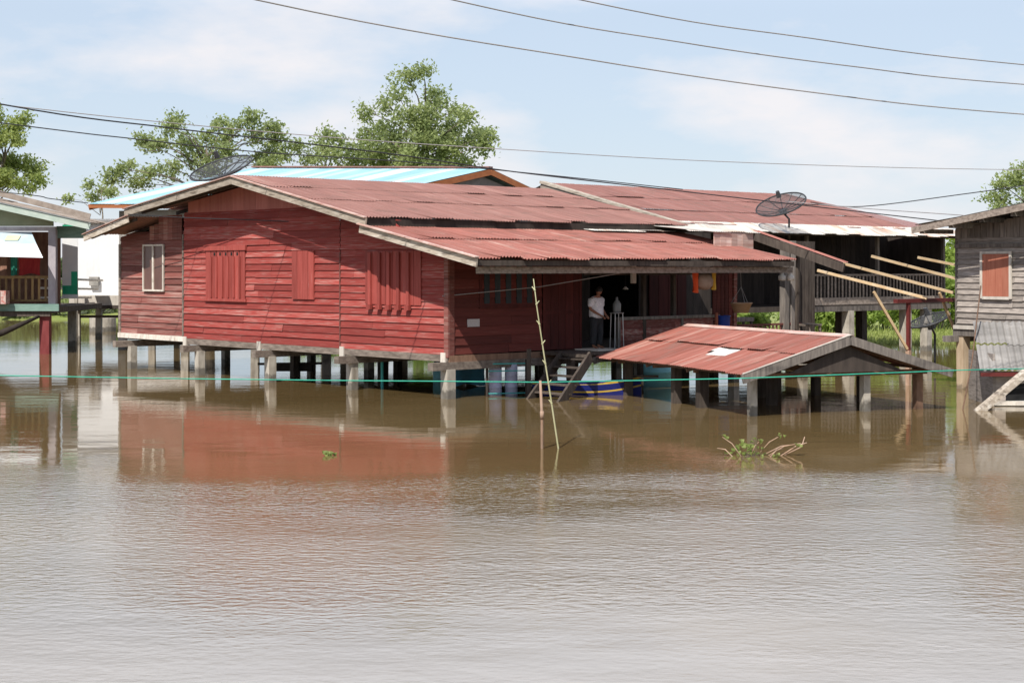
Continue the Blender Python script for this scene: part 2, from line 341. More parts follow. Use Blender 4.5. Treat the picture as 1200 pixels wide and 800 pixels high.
# ------------------------------------------------------------------ shared builders
def clap(mb, O, U, Nrm, L, z0, z1, row, top=None, proud=.04, thick=.018, segs=(2.2, 5.0), zb=None, seed=0):
    """lapped boards on a wall: O start point (x,y), U along, Nrm outward; top(s) limits the height"""
    rg = random.Random(seed); O = V((O[0], O[1], 0)); U = V((U[0], U[1], 0)); Nn = V((Nrm[0], Nrm[1], 0))
    z = z0
    while z < z1-.02:
        h = min(row*rg.uniform(.93, 1.07), z1-z)
        s = 0
        while s < L-.01:
            e = min(L, s+rg.uniform(*segs))
            if L-e < .6: e = L
            t = rg.random(); jz = rg.uniform(-.012, .006); jp = rg.uniform(-.004, .007); tilt = rg.uniform(-.012, .012)
            cuts = [s]; step = .45
            while cuts[-1] < e-.01: cuts.append(min(e, cuts[-1]+step))
            for a, c in zip(cuts[:-1], cuts[1:]):
                if c-a < 1e-3: continue
                def tz(q): return min(z+h+.02, top(q) if top else 99)
                def bz(q): return z+jz+tilt*(q-s)/(e-s)
                if tz(a) <= bz(a)+.01 and tz(c) <= bz(c)+.01: continue
                g = .006
                a2 = a+(g if a == s else 0)
                pb = proud+jp
                def P(q, zz, o): p = O+U*q+Nn*o; p.z = zz; return p
                za, zc = max(tz(a), bz(a)+.004), max(tz(c), bz(c)+.004)
                p0, p1 = P(a2, bz(a), pb), P(c, bz(c), pb)
                p2, p3 = P(c, zc, pb*max(0, 1-(zc-z)/h*.8)), P(a2, za, pb*max(0, 1-(za-z)/h*.8))
                q0, q1 = P(a2, bz(a), pb-thick-.015), P(c, bz(c), pb-thick-.015)
                mb.add([p0, p1, p2, p3, q0, q1], [(0, 1, 2, 3), (1, 0, 4, 5)], t)
            s = e
        z += h

def corr(mb, O, U, D, L, rows, amp=.014, pitch=.10, sheet=.70, res=5, jit=.05, seed=0, skip=None, sag=0):
    """corrugated sheets: O eave corner, U unit vector along the eave, D full vector eave to ridge, rows = (t0, t1, lift)"""
    rg = random.Random(seed); O, U, D = V(O), V(U).normalized(), V(D)
    Nn = U.cross(D).normalized()
    if Nn.z < 0: Nn = -Nn
    Dl = D.length
    for ri, (t0, t1, lift) in enumerate(rows):
        k = 0; s0 = 0
        while s0 < L-.01:
            s1 = min(L, s0+sheet); t = rg.random(); j0 = rg.uniform(-jit, jit)/Dl; l2 = lift+rg.uniform(0, .004)+(.002 if k % 2 else 0); lo = rg.choice((0, 0, .004, .008, .02, .035))
            n = max(2, int((s1-s0)/pitch*res)); vs = []
            for i in range(n+1):
                s = s0+(s1+.03-s0)*i/n
                w = amp*math.sin(2*math.pi*s/pitch)
                for m_ in range(4):
                    tt = t0+j0+(t1-t0-j0)*m_/3
                    sg = -sag*math.sin(math.pi*s/L)*(1-tt)
                    p = O+U*s+D*tt+Nn*(w+l2+(lo if m_ == 0 else 0)); p.z += sg
                    vs.append(p)
            fs = []
            for i in range(n):
                for m_ in range(3):
                    if skip and skip(s0+(s1-s0)*(i+.5)/n, t0+(t1-t0)*(m_+.5)/3, ri, k): continue
                    fs.append((i*4+m_, (i+1)*4+m_, (i+1)*4+m_+1, i*4+m_+1))
            if fs: mb.add(vs, fs, t)
            s0 = s1; k += 1

def posts(root, pts, w, mat, name='stilt', zb=-1.1, pad=True):
    for i, (x, y, zt) in enumerate(pts):
        mb = MB(); rg = random.Random(int(x*31+y*17)); ww = w*rg.uniform(.9, 1.12); dx, dy = rg.uniform(-.03, .03), rg.uniform(-.03, .03)
        mb.beam((x+dx, y+dy, zb), (x, y, zt), ww, ww, up=(0, 1, 0))
        mb.build(name, mat, root)

# ------------------------------------------------------------------ the red house
rh = thing('red_house', 'long weathered red timber house on concrete stilts with a low rusty tin roof', 'house', HF, (0, 0, 0))
FL = 1.06
b = MB()
def topR(s):   # underside of the roof above the gable wall, s = distance from the near corner
    if s < 2.15: return 3.72+(s)*.185
    if s < 8.2: return 4.40+(s-2.0)*.205
    if s < 14.2: return 5.67-(s-8.2)*.12
    return 4.62-(s-14.2)*.17
clap(b, (0, 0), (0, 1), (-1, 0), 4.45, 1.08, 4.9, .185, topR, seed=1, segs=(2.5, 5))
clap(b, (0, 4.47), (0, 1), (-1, 0), 8.05, 1.08, 4.84, .185, lambda s: topR(s+4.47), seed=2, segs=(2.0, 5))
b.build('gable_wall', M['red_board'], rh)
b = MB(); clap(b, (.04, 12.6), (0, 1), (-1, 0), 3.95, 1.13, 4.3, .19, lambda s: topR(s+12.6)-.05, seed=3, segs=(1.5, 4))
b.build('gable_wall', M['red_faded'], rh)['label'] = 'faded brownish left end of the gable wall'
b = MB()
ycut = [3.0+i*.62 for i in range(16)]
for a, c in zip(ycut[:-1], ycut[1:]):
    za, zc = topR(a), topR(c)
    if max(za, zc) < 4.86: continue
    b.prism([(-.012, a+.004, 4.845), (-.012, c-.004, 4.845), (-.012, c-.004, max(zc-.02, 4.85)), (-.012, a+.004, max(za-.02, 4.85))], (.03, 0, 0))
b.build('gable_panel', M['gable_pink'], rh)
b = MB()
for i in range(7): b.span((.0, 12.66+i*.28, 4.05), (-.02, 12.93+i*.28, min(topR(12.8+i*.28)-.08, 4.8)))
b.build('upper_panel', M['red_faded'], rh)
# hidden walls and the floor
b = MB(); b.span((.05, .05, .93), (13.9, 16.5, 1.05)); b.build('floor', M['dark_wood'], rh)
b = MB(); b.span((.06, 16.45, 1.06), (10.6, 16.55, 4.2)); b.span((10.5, 3.6, 1.06), (10.6, 16.44, 4.3)); b.build('rear_wall', M['brown_wood'], rh)
# porch side wall
b = MB(); clap(b, (0, 0), (1, 0), (0, -1), 3.1, 1.08, 3.68, .23, seed=4, segs=(1.8, 3.2)); b.build('side_wall', M['red_porch_shaded'], rh)
b = MB()
for i in range(5): b.span((3.14+i*.27, -.005, 1.08), (3.40+i*.27, -.03, 3.6))
b.span((3.12, -.032, 1.08), (3.2, -.05, 3.6)); b.span((4.42, -.032, 1.08), (4.5, -.05, 3.6)); b.span((3.2, -.032, 2.0), (4.42, -.045, 2.09))
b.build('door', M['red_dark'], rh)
b = MB()
b.span((-.05, -.055, 1.0), (.0, .10, 3.66)); b.span((.0, -.055, 1.0), (.16, -.002, 3.66))
b.build('corner_trim', M['red_faded'], rh)
for p, q, mm in (((-.045, 4.435, 1.08), (.0, 4.485, 3.6), 'red_faded'), ((-.045, 12.53, 1.1), (.02, 12.6, 4.2), 'old_wood'), ((-.03, 16.5, .95), (.06, 16.6, 3.95), 'old_wood')):
    b = MB(); b.span(p, q); b.build('corner_trim', M[mm], rh)
# side window with five dark slats
w = MB(); w.span((.98, -.004, 2.18), (2.95, -.05, 2.26)); w.span((.98, -.004, 3.36), (2.95, -.05, 3.44)); w.span((.98, -.004, 2.26), (1.05, -.05, 3.36)); w.span((2.88, -.004, 2.26), (2.95, -.05, 3.36))
w = w.build('window', M['red_dark'], rh)
b = MB()
for i in range(5): b.span((1.14+i*.36, -.006, 2.3), (1.31+i*.36, -.042, 3.34))
b.build('slat', M['slat_blue'], w)
b = MB(); b.span((.58, -.035, 1.74), (.97, -.055, 1.93)); b.build('house_plaque', M['plaque'], rh)
# gable shutters
s1 = MB()
s1.span((-.04, 9.0, 3.70), (-.10, 11.26, 3.84)); s1.span((-.04, 9.0, 2.22), (-.09, 11.26, 2.30))
for i in range(7): s1.span((-.035, 9.07+i*.31, 2.30), (-.065, 9.07+i*.31+.27, 3.70))
s1 = s1.build('window_shutter', M['red_panel'], rh)
b = MB()
for i in range(6): b.span((-.066, 9.28+i*.31, 2.33), (-.11, 9.34+i*.31, 3.52))
b.build('batten', M['red_panel'], s1)
for i in range(5): b = MB(); b.span((-.066, 9.42+i*.31, 3.555), (-.075, 9.50+i*.31, 3.64)); b.build('vent_hole', M['black'], s1)
s2 = MB()
for i in range(4): s2.span((-.035, 5.63+i*.26, 2.34), (-.075-.006*(i % 2), 5.63+i*.26+.245, 3.66))
s2.build('window_shutter', M['red_panel'], rh)
s3 = MB()
for i in range(8): s3.span((-.035, 1.0+i*.29, 2.26), (-.06, 1.0+i*.29+.275, 3.62))
s3 = s3.build('window_shutter', M['red_panel'], rh)
b = MB()
for i in range(5): y = 1.42+i*.40; b.span((-.061, y, 2.25), (-.115, y+.11, 3.58)); b.span((-.061, y-.03, 2.13), (-.15, y+.14, 2.249))
b.build('batten', M['red_panel'], s3)
wf = MB(); 
for a, c, d, e in ((13.72, 13.77, 2.47, 3.92), (14.95, 15.0, 2.47, 3.92), (14.33, 14.40, 2.52, 3.87), (13.77, 14.95, 2.47, 2.52), (13.77, 14.95, 3.87, 3.92)): wf.span((-.01, a, d), (-.06, c, e))
wf = wf.build('window', M['offwhite'], rh)
b = MB(); b.span((-.012, 13.77, 2.52), (-.022, 14.33, 3.87)); b.build('pane', M['glass_dark'], wf); b = MB(); b.span((-.012, 14.40, 2.52), (-.022, 14.95, 3.87)); b.build('pane', M['glass_dark'], wf)
# sill beams, joists
b = MB(); b.span((-.04, -.02, .90), (.10, 12.5, 1.075)); b.build('floor_beam', M['old_wood'], rh)
b = MB(); b.span((-.05, 12.35, .97), (.12, 16.62, 1.125)); b.build('floor_beam', M['offwhite'], rh)
b = MB(); b.span((.0, -.06, .88), (13.9, .04, 1.05)); b.build('floor_beam', M['brown_wood'], rh)
for y in (.0, 3.9, 7.84, 11.75, 15.9):
    b = MB(); b.span((-.55, y-.10, .70), (13.8, y+.10, .89)); b.build('cross_beam', M['old_wood'], rh)
for y in (.12, 4.35, 8.35, 12.42): b = MB(); b.span((-.07, y-.09, .86), (-.01, y+.09, 1.12)); b.build('joist_end', M['offwhite'], rh)
pts = []
for i, y in enumerate((0, 3.95, 7.84, 11.65, 15.75)):
    for j, x in enumerate((.0, 3.4, 6.9, 10.4, 13.7)): pts.append((x+.02*j, y+(.15*((i*3+j) % 3-1) if j else 0), .72))
posts(rh, pts, .24, M['concrete'])
posts(rh, [(1.6, 1.9, .8), (2.6, 6.0, .8), (5.2, 2.2, .8), (2.0, 9.6, .8), (5.4, 9.0, .8), (8.2, 5.6, .8)], .18, M['dark_wood'])
# roofs
UPR, LOR = 4.44, 3.41
def slopeR(y): return 4.44+(y-2.0)*.2081
b = MB(); corr(b, (-1.0, 1.98, 4.45), (1, 0, 0), (0, 6.22, 1.29), 11.9, [(0, .42, 0), (.40, .72, .016), (.70, 1.0, .03)], seed=11, amp=.018, jit=.07)
b.build('roof', M['roof_upper'], rh)
b = MB(); corr(b, (-1.0, 14.3, 4.99), (1, 0, 0), (0, -6.1, .735), 11.9, [(0, .5, 0), (.48, 1.0, .016)], seed=12, res=3)
b.build('roof', M['roof_upper'], rh)
b = MB(); b.prism([(-1.03, 8.02, 5.70), (-1.03, 8.2, 5.775), (-1.03, 8.38, 5.70), (-1.03, 8.2, 5.76)], (11.95, 0, 0)); b.build('ridge_cap', M['roof_upper'], rh)
b = MB(); corr(b, (-1.0, -2.3, 3.41), (1, 0, 0), (0, 5.0, .925), 11.6, [(0, .52, 0), (.50, 1.0, .016)], seed=13, amp=.022, jit=.08, sag=.0)
lo = b.build('roof', M['roof_lower'], rh); 
b = MB(); corr(b, (-1.0, 16.95, 4.24), (1, 0, 0), (0, -2.9, .52), 11.9, [(0, 1.0, 0)], seed=14, res=3); b.build('roof', M['roof_upper'], rh)
# barge boards and fascias
def barge(p, q, w=.045, h=.20, mat='barge_wood', name='barge_board', root=None):
    b = MB(); b.beam(p, q, w, h); return b.build(name, M[mat], root or rh)
barge((-1.03, 8.2, 5.62), (-1.03, 1.96, 4.33)); barge((-1.03, 8.2, 5.62), (-1.03, 14.32, 4.87))
barge((-1.03, 2.22, 4.17), (-1.03, -2.3, 3.31), h=.19); barge((-1.03, 14.1, 4.66), (-1.03, 16.98, 4.13), h=.17)
b = MB(); b.beam((-1.06, 8.2, 5.745), (-1.06, 1.94, 4.45), .10, .03); b.beam((-1.06, 2.24, 4.30), (-1.06, -2.34, 3.44), .14, .028); b.beam((-1.06, 8.2, 5.745), (-1.06, 14.34, 5.0), .10, .03); b.beam((-1.06, 14.1, 4.79), (-1.06, 17.0, 4.26), .1, .028)
b.build('verge_strip', M['tin_wall'], rh)
b = MB(); b.span((-.98, 2.05, 4.16), (10.8, 2.13, 4.445)); b.build('fascia', M['near_black_brown'], rh)  # near-black board stands in for the shaded gap below the upper eave
b = MB(); b.span((-.95, -2.19, 3.24), (10.55, -2.26, 3.37)); b.build('fascia', M['dark_wood'], rh)
b = MB(); b.span((-.75, -2.05, 3.06), (10.75, -1.93, 3.22)); b.build('eave_beam', M['old_wood'], rh)
b = MB()
for i in range(12): x = -.8+i*1.03; b.beam((x, -2.15, 3.355), (x, 2.3, 4.17), .06, .09)
for i in range(10): x = -.5+i*1.2; b.beam((x, 2.2, 4.41), (x, 8.1, 5.62), .06, .1); b.beam((x, 14.2, 4.9), (x, 8.3, 5.62), .06, .1)
for i in range(10): x = -.8+i*1.2; b.beam((x, 16.9, 4.16), (x, 14.0, 4.68), .06, .09)
b.build('rafter', M['dark_wood'], rh)
b = MB()
for y, z in ((-.9, 3.63), (.5, 3.89)): b.span((-.9, y-.03, z-.06), (10.4, y+.03, z-.002))
b.build('purlin', M['brown_wood'], rh)
# porch: recess, back wall, parapet, posts
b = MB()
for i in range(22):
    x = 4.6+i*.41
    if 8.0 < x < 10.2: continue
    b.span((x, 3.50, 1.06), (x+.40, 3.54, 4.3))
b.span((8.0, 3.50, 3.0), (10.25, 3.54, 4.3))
b.span((4.5, .0, 1.06), (4.55, 3.6, 3.7)); b.build('porch_wall', M['near_black_brown'], rh)
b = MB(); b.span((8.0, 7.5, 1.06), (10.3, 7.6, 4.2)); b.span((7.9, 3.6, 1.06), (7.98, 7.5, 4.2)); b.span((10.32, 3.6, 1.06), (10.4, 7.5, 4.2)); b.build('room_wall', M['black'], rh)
b = MB()
for i in range(4): b.span((10.75+i*.42, 3.44, 1.1), (11.15+i*.42, 3.495, 3.05))
b.build('door', M['red_dark'], rh)
b = MB()
clap(b, (5.95, .0), (1, 0), (0, -1), 3.95, 1.08, 1.78, .16, seed=9, segs=(2, 4)); b.build('parapet', M['red_faded'], rh)
b = MB(); b.span((5.9, -.08, 1.79), (9.95, .1, 1.87)); b.span((8.35, -.07, 1.1), (8.43, -.035, 1.788)); b.span((5.88, -.05, 1.08), (5.95, .05, 1.786)); b.build('parapet_rail', M['grey_plank'], rh)
b = MB()
for i in range(5): b.span((9.72+i*.17, -.02, 1.08), (9.87+i*.17, .02, 3.64))
b.build('slat_wall', M['red_porch_shaded'], rh)
posts(rh, [(10.65, .0, 3.62)], .12, M['red_faded'], 'porch_post', FL)
posts(rh, [(12.95, .0, 4.0), (13.3, .05, 4.0)], .2, M['grey_plank'], 'porch_post', FL)
posts(rh, [(6.9, .02, 3.66), (8.4, .3, 3.7)], .11, M['dark_wood'], 'porch_post', FL)
b = MB()
for i in range(8): b.span((13.45+i*.18, .3+i*.01, 1.06), (13.6+i*.18, .34+i*.01, 4.0))
b.build('end_wall', M['dark_wood'], rh)
b = MB(); b.span((10.8, -.03, 1.50), (13.7, .03, 1.56)); b.span((10.8, -.025, 1.10), (13.7, .025, 1.15))
for i in range(17): b.span((10.85+i*.17, -.018, 1.15), (10.89+i*.17, .018, 1.5))
b.build('railing', M['red_faded'], rh)
b = MB(); b.span((4.62, -.02, 3.0), (10.6, .03, 3.06)); b.build('head_rail', M['dark_wood'], rh)
b = MB(); b.span((6.1, -.35, 2.78), (6.24, -.27, 3.30)); b.build('hanger', M['offwhite'], rh)
# raised tin patch on the lower roof
b = MB()
for i in range(7): b.span((9.55+i*.24, -.22-.01*(i % 2), 3.58), (9.80+i*.24, -.18, 4.2))
b.build('tin_screen', M['tin_wall'], rh)
b = MB(); corr(b, (9.45, -.3, 4.2), (1, 0, 0), (0, 3.4, .32), 2.0, [(0, 1, 0)], seed=21, res=3); b.build('roof_patch', M['galvanised'], rh)
b = MB(); corr(b, (6.6, 1.7, 4.235), (1, 0, 0), (0, .9, .12), 3.4, [(0, 1, .0)], seed=22, res=3); b.build('roof_patch', M['galvanised'], rh)
# lean-to over the porch end
b = MB(); b.beam((12.0, .35, 4.12), (12.0, -2.86, 3.19), .06, .24); b.build('barge_board', M['dark_wood'], rh)
b = MB(); corr(b, (11.97, -2.9, 3.33), (1, 0, 0), (0, 3.3, .96), .2, [(0, 1, 0)], seed=23, res=3); b.build('roof', M['roof_lower'], rh)
posts(rh, [(12.3, -1.0, 3.7)], .08, M['dark_wood'], 'porch_post', FL+.0)
# landing by the door
b = MB()
for i in range(7): b.span((3.0+i*.4, -1.2, .975), (3.39+i*.4, -.07, 1.05))
b.span((2.93, -1.85, .965), (3.04, -1.21, 1.04))
b.build('landing', M['dark_wood'], rh)
b = MB(); b.span((4.2, -.95, 1.052), (5.1, -.1, 1.088)); b.build('door_sill', M['offwhite'], rh)
posts(rh, [(3.1, -1.1, .97), (5.6, -1.1, .97)], .13, M['dark_wood'])

# ------------------------------------------------------------------ rear house with the large red hip
bh = thing('veranda_house', 'raised dark timber house behind, under a broad red tin roof with an open railed veranda', 'house', HF, (14, 5, 0))
b = MB(); corr(b, (14.0, 5.2, 4.62), (1, 0, 0), (0, 6.5, 1.57), 13.6, [(0, .36, 0), (.34, .68, .016), (.66, 1.0, .03)], seed=31, res=3); b.build('roof', M['roof_rear'], bh)
b = MB(); corr(b, (14.0, 13.6, 5.6), (1, 0, 0), (0, -1.9, .58), 13.6, [(0, 1.0, 0)], seed=32, res=2); b.build('roof', M['roof_rear'], bh)
b = MB(); corr(b, (13.7, 4.5, 4.37), (1, 0, 0), (0, .95, .36), 16.2, [(0, 1.0, 0)], seed=33, res=3); b.build('roof', M['galvanised'], bh)
b = MB(); b.prism([(27.6, 5.2, 4.6), (27.6, 11.7, 6.19), (29.9, 5.2, 4.58)], (0, 0, .03)); b.build('roof', M['roof_rear'], bh)
b = MB(); b.beam((13.98, 11.75, 6.24), (13.98, 5.0, 4.61), .26, .09); b.build('verge_strip', M['barge_wood'], bh)
b = MB(); b.beam((13.92, 11.75, 6.12), (13.92, 5.0, 4.49), .05, .18); b.build('barge_board', M['old_wood'], bh)
b = MB(); b.prism([(14.05, 5.3, 1.8), (14.05, 12.6, 1.8), (14.05, 12.6, 5.7), (14.05, 11.7, 6.05), (14.05, 5.3, 4.5)], (.08, 0, 0)); b.build('gable_wall', M['near_black_brown'], bh)  # near-black colour holds the shade the lean-to throws on this wall
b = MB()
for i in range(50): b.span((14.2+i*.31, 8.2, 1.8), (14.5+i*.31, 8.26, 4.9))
b.span((29.72, 5.6, 1.75), (29.8, 12.4, 4.55)); b.span((14.2, 12.5, 1.8), (29.7, 12.58, 5.3)); b.build('wall', M['near_black_brown'], bh)
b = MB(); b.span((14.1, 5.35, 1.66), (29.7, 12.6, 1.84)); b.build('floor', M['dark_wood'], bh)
b = MB(); b.span((20.6, 5.28, 1.62), (29.7, 5.34, 1.80)); b.build('floor_beam', M['grey_plank'], bh)
b = MB(); b.span((20.9, 5.38, 1.86), (29.4, 5.43, 2.12)); b.span((20.9, 5.39, 2.90), (29.4, 5.45, 2.97)); b.span((20.9, 5.36, 1.84), (21.0, 5.46, 3.0))
for i in range(40): b.span((21.05+i*.21, 5.40, 2.12), (21.13+i*.21, 5.43, 2.9))
b.build('balustrade', M['old_wood'], bh)
posts(bh, [(23.3, 5.4, 1.64), (27.0, 5.5, 1.64), (28.35, 5.5, 1.64)], .3, M['concrete'])
posts(bh, [(23.9, 6.2, 1.64), (16, 9, 1.64), (20, 9, 1.64), (24.5, 9, 1.64), (29, 9, 1.64), (16, 12.3, 1.64), (22, 12.3, 1.64), (28.8, 12.3, 1.64)], .3, M['dark_wood'])
posts(bh, [(21.0, 5.5, 4.6), (22.6, 7.6, 4.6), (25.2, 5.5, 4.6), (29.5, 5.5, 4.5)], .12, M['grey_plank'], 'veranda_post', 1.84)
b = MB(); b.span((14.2, 5.3, 4.38), (29.6, 5.38, 4.5)); b.span((14.2, 4.75, 4.32), (29.6, 4.82, 4.42)); b.build('eave_beam', M['dark_wood'], bh)

# ------------------------------------------------------------------ unfinished timber frame
tf = thing('timber_frame', 'half built roof frame of fresh sawn rafters propped on a dark red steel post', 'roof frame', HF, (12.3, -4.8, 0))
def ra(p, q, w=.05, h=.075, name='rafter', mat='new_wood'):
    b = MB(); b.beam(p, q, w, h); return b.build(name, M[mat], tf)
ra((13, -1.17, 3.12), (13, -4.9, 2.36)); ra((14.2, -1.2, 3.32), (14.2, -4.95, 2.50)); ra((16, -.9, 3.55), (16, -4.6, 2.72)); ra((18, -1.2, 3.52), (18, -3.9, 3.05))
b = MB(); b.span((11.7, -4.85, 2.24), (15.2, -4.72, 2.35)); b.build('beam', M['steel_red'], tf)
b = MB(); b.span((12.25, -4.83, .95), (12.34, -4.74, 2.24)); b.build('post', M['steel_red'], tf)
b = MB(); b.beam((12.29, -4.79, -1.1), (12.29, -4.79, .95), .11, .11, up=(0, 1, 0)); b.build('post_base', M['stake'], tf)
ra((11.25, -4.4, 2.55), (12.24, -4.79, .98), .05, .07, 'brace'); ra((13.9, -4.7, 2.5), (14.9, -4.8, .9), .05, .07, 'brace')

# ------------------------------------------------------------------ wooden stair
st = thing('wooden_stair', 'dark wooden steps running from the porch down into the water', 'stairs', WF, (.9, 39.4, 0))
T1, T2, F1, F2 = V((1.28, 41.0, 1.0)), V((1.95, 40.2, 1.0)), V((.26, 39.4, -.3)), V((.98, 38.5, -.3))
for p, q in ((T1, F1), (T2, F2)):
    b = MB(); b.beam(p, q, .06, .28); b.build('stringer', M['dark_wood'], st)
for i in range(6):
    k = .06+i*.15; b = MB(); b.beam(T1.lerp(F1, k), T2.lerp(F2, k), .26, .035); b.build('tread', M['dark_wood'], st)
b = MB(); b.beam((.42, 40.3, -1), (.42, 40.3, 1.18), .11, .11, up=(0, 1, 0)); b.build('newel_post', M['dark_wood'], st)

# ------------------------------------------------------------------ boat
bt = thing('wooden_boat', 'blue wooden boat with yellow stripes moored beneath the steps and the porch', 'boat', Matrix.Translation((2.35, 41.0, -.05)) @ Matrix.Rotation(R(-8), 4, 'Z'), (0, 0, 0))
def hull(z0, z1, inset=0, off=0):
    secs = []
    for i in range(15):
        t = i/14; x = -3.0+4.4*t
        w_ = .52*(1-max(0, (t-.45)/.55)**2.2*.86)*(1-.25*max(0, .2-t)/.2)
        rise = .17*max(0, (t-.5)/.5)**2
        secs.append((x*.62+.05, w_*.85, rise))
    return secs
b = MB(); vs = []; fs = []; prof = [(-1, .36), (-.93, .2), (-.78, .0), (-.5, -.14), (.5, -.14), (.78, 0), (.93, .2), (1, .36), (.93, .36), (.7, .06), (-.7, .06), (-.93, .36)]
secs = hull(0, 0); m_ = len(prof)
for x, w_, r_ in secs:
    for py, pz in prof: vs.append((x, py*w_, pz*(1-.25*r_)+r_*(.55+.45*(pz > 0))))
for i in range(len(secs)-1):
    for k in range(m_): k2 = (k+1) % m_; fs.append((i*m_+k, i*m_+k2, (i+1)*m_+k2, (i+1)*m_+k))
fs += [tuple(range(m_)), tuple((len(secs)-1)*m_+k for k in range(m_-1, -1, -1))]
b.add(vs, fs, .5); b.build('hull', M['boat_blue'], bt)
for (k0, k1, nm) in ((.86, 1.0, 'stripe'), (.30, .42, 'stripe')):
    b = MB()
    for sgn in (-1, 1):
        vs = []
        for x, w_, r_ in secs:
            for kk in (k0, k1):
                z = .36*kk; wy = (.93+.07*(z-.22)/.2) if z > .22 else (.78+.15*z/.22)
                vs.append((x, sgn*(wy*w_+.008), z*(1-.25*r_)+r_))
        b.add(vs, [(2*i, 2*i+2, 2*i+3, 2*i+1) for i in range(len(secs)-1)], .5)
    b.build(nm, M['boat_yellow'], bt)
b = MB(); b.span((.72, -.10, .49), (1.35, .12, .54)); b.build('bow_plank', M['dark_wood'], bt)
b = MB(); b.span((-1.2, -.36, .28), (-1.0, .36, .31)); b.span((-.3, -.36, .28), (-.1, .36, .31)); b.build('seat', M['brown_wood'], bt)

# ------------------------------------------------------------------ flooded shelter with red tin roof
P0 = V((7.33, 35.5, 0)); PF = Matrix.Translation(P0) @ Matrix.Rotation(math.atan2(.382, .924), 4, 'Z')   # x across the gable, y back along the ridge
sh = thing('flooded_shelter', 'flooded open shelter with a rust red tin roof standing low over the water', 'shelter', PF, (0, 0, 0))
HW = 2.66; ZE, ZR = .93, 1.70
# hole in sheet near the eave
def hole(s, t, ri, k): return ri == 0 and 2.3 < s < 3.3 and .30 < t < .5
b = MB(); corr(b, (-HW, -.1, ZE), (0, 1, 0), (HW, 0, ZR-ZE), 7.3, [(0, .55, 0), (.52, 1.0, .014)], seed=41, amp=.012, res=4, skip=hole, jit=.06); b.build('roof', M['roof_shelter'], sh)
b = MB(); corr(b, (HW, -.1, ZE), (0, 1, 0), (-HW, 0, ZR-ZE), 7.3, [(0, .55, 0), (.52, 1.0, .014)], seed=42, amp=.012, res=3); b.build('roof', M['roof_shelter'], sh)
b = MB()
rot = Matrix.Rotation(-math.atan2(ZR-ZE, HW), 3, 'Y')
for (x, y, w_, l_, a) in ((-1.60, 2.62, .44, .80, .06), (-1.46, 3.0, .22, .5, -.1)):
    b.box((x, y, ZE+(x+HW)*(ZR-ZE)/HW+.012+.01*a), (w_, l_, .012), rot @ Matrix.Rotation(a, 3, 'Z'))
b.build('roof_patch', M['white_paint'], sh)
b = MB(); b.prism([(-.16, -.12, ZR-.01), (0, -.12, ZR+.05), (.16, -.12, ZR-.01), (0, -.12, ZR+.035)], (0, 7.35, 0)); b.build('ridge_cap', M['tin_wall'], sh)
for sg in (-1, 1):
    b = MB(); b.beam((sg*.0, -.14, ZR-.085), (sg*(HW+.05), -.14, ZE-.10), .05, .19); b.build('barge_board', M['grey_plank'], sh)
    b = MB(); b.beam((0, 7.24, ZR-.085), (sg*(HW+.05), 7.24, ZE-.10), .05, .17); b.build('barge_board', M['grey_plank'], sh)
b = MB(); b.beam((0, -.15, ZR+.035), (-HW-.05, -.15, ZE+.02), .05, .016); b.build('verge_strip', M['offwhite'], sh)
b = MB()
for sg in (-1, 1):
    for k in (.08, .36, .66, .94): b.span((sg*HW*k-.03, -.1, ZR-(ZR-ZE)*k-.09), (sg*HW*k+.03, 7.2, ZR-(ZR-ZE)*k-.03))
b.build('purlin', M['brown_wood'], sh)
b = MB()
for y in (.35, 2.6, 4.6, 6.5): b.span((-HW+.3, y-.05, ZE-.13), (HW-.3, y+.05, ZE-.02)); b.beam((-HW+.1, y, ZE-.06), (0, y, ZR-.15), .05, .1); b.beam((HW-.1, y, ZE-.06), (0, y, ZR-.15), .05, .1)
b.build('tie_beam', M['brown_wood'], sh)
b = MB(); b.prism([(-1.5, .0, ZE-.02), (1.5, .0, ZE-.02), (.0, .0, ZR-.2)], (0, .03, 0)); b.build('gable_shade', M['near_black_brown'], sh)  # near-black sheet stands in for the shade inside the open gable
posts(sh, [(-2.15, .4, ZE), (.75, .4, ZE)], .17, M['concrete'], 'post')
posts(sh, [(2.2, .45, ZE)], .17, M['brown_wood'], 'post')
posts(sh, [(-2.15, 2.6, ZE), (-2.15, 3.85, ZE), (-.3, 2.6, ZE), (2.2, 2.6, ZE), (.6, 4.6, ZE), (2.2, 4.6, ZE), (-2.1, 6.5, ZE), (2.2, 6.5, ZE)], .2, M['dark_wood'], 'post')

# ------------------------------------------------------------------ grey house on the right
GE = V((.5, -.866, 0)); G0 = V((11.8, 43.0, 0))
GF = Matrix.Translation(G0) @ Matrix.Rotation(math.atan2(-.866, .5), 4, 'Z')   # x along the face, y to the back
gh = thing('grey_house', 'unpainted grey board house on posts with an orange shutter at the right edge', 'house', GF, (0, 0, 0))
def gtop(s): return 4.22+min(s, 8-s)*.118
b = MB(); clap(b, (0, 0), (1, 0), (0, -1), 8, 1.58, 4.2, .155, None, seed=51, segs=(.9, 2.8)); b.build('front_wall', M['grey_board'], gh)
b = MB()
for i in range(36): x = i*.222; b.span((x, -.035, 3.98), (x+.21, -.055, gtop(x)+.02))
b.build('gable_planks', M['grey_plank'], gh)
b = MB(); clap(b, (0, 6), (0, -1), (-1, 0), 6, 1.58, 4.25, .155, None, seed=52, segs=(1.5, 3)); b.span((.1, 5.9, 1.6), (8, 6, 4.2)); b.span((7.9, .1, 1.6), (8, 5.8, 4.2)); b.build('side_wall', M['grey_board'], gh)
b = MB(); b.span((-.05, .0, 1.42), (8.1, 6, 1.57)); b.build('floor', M['dark_wood'], gh)
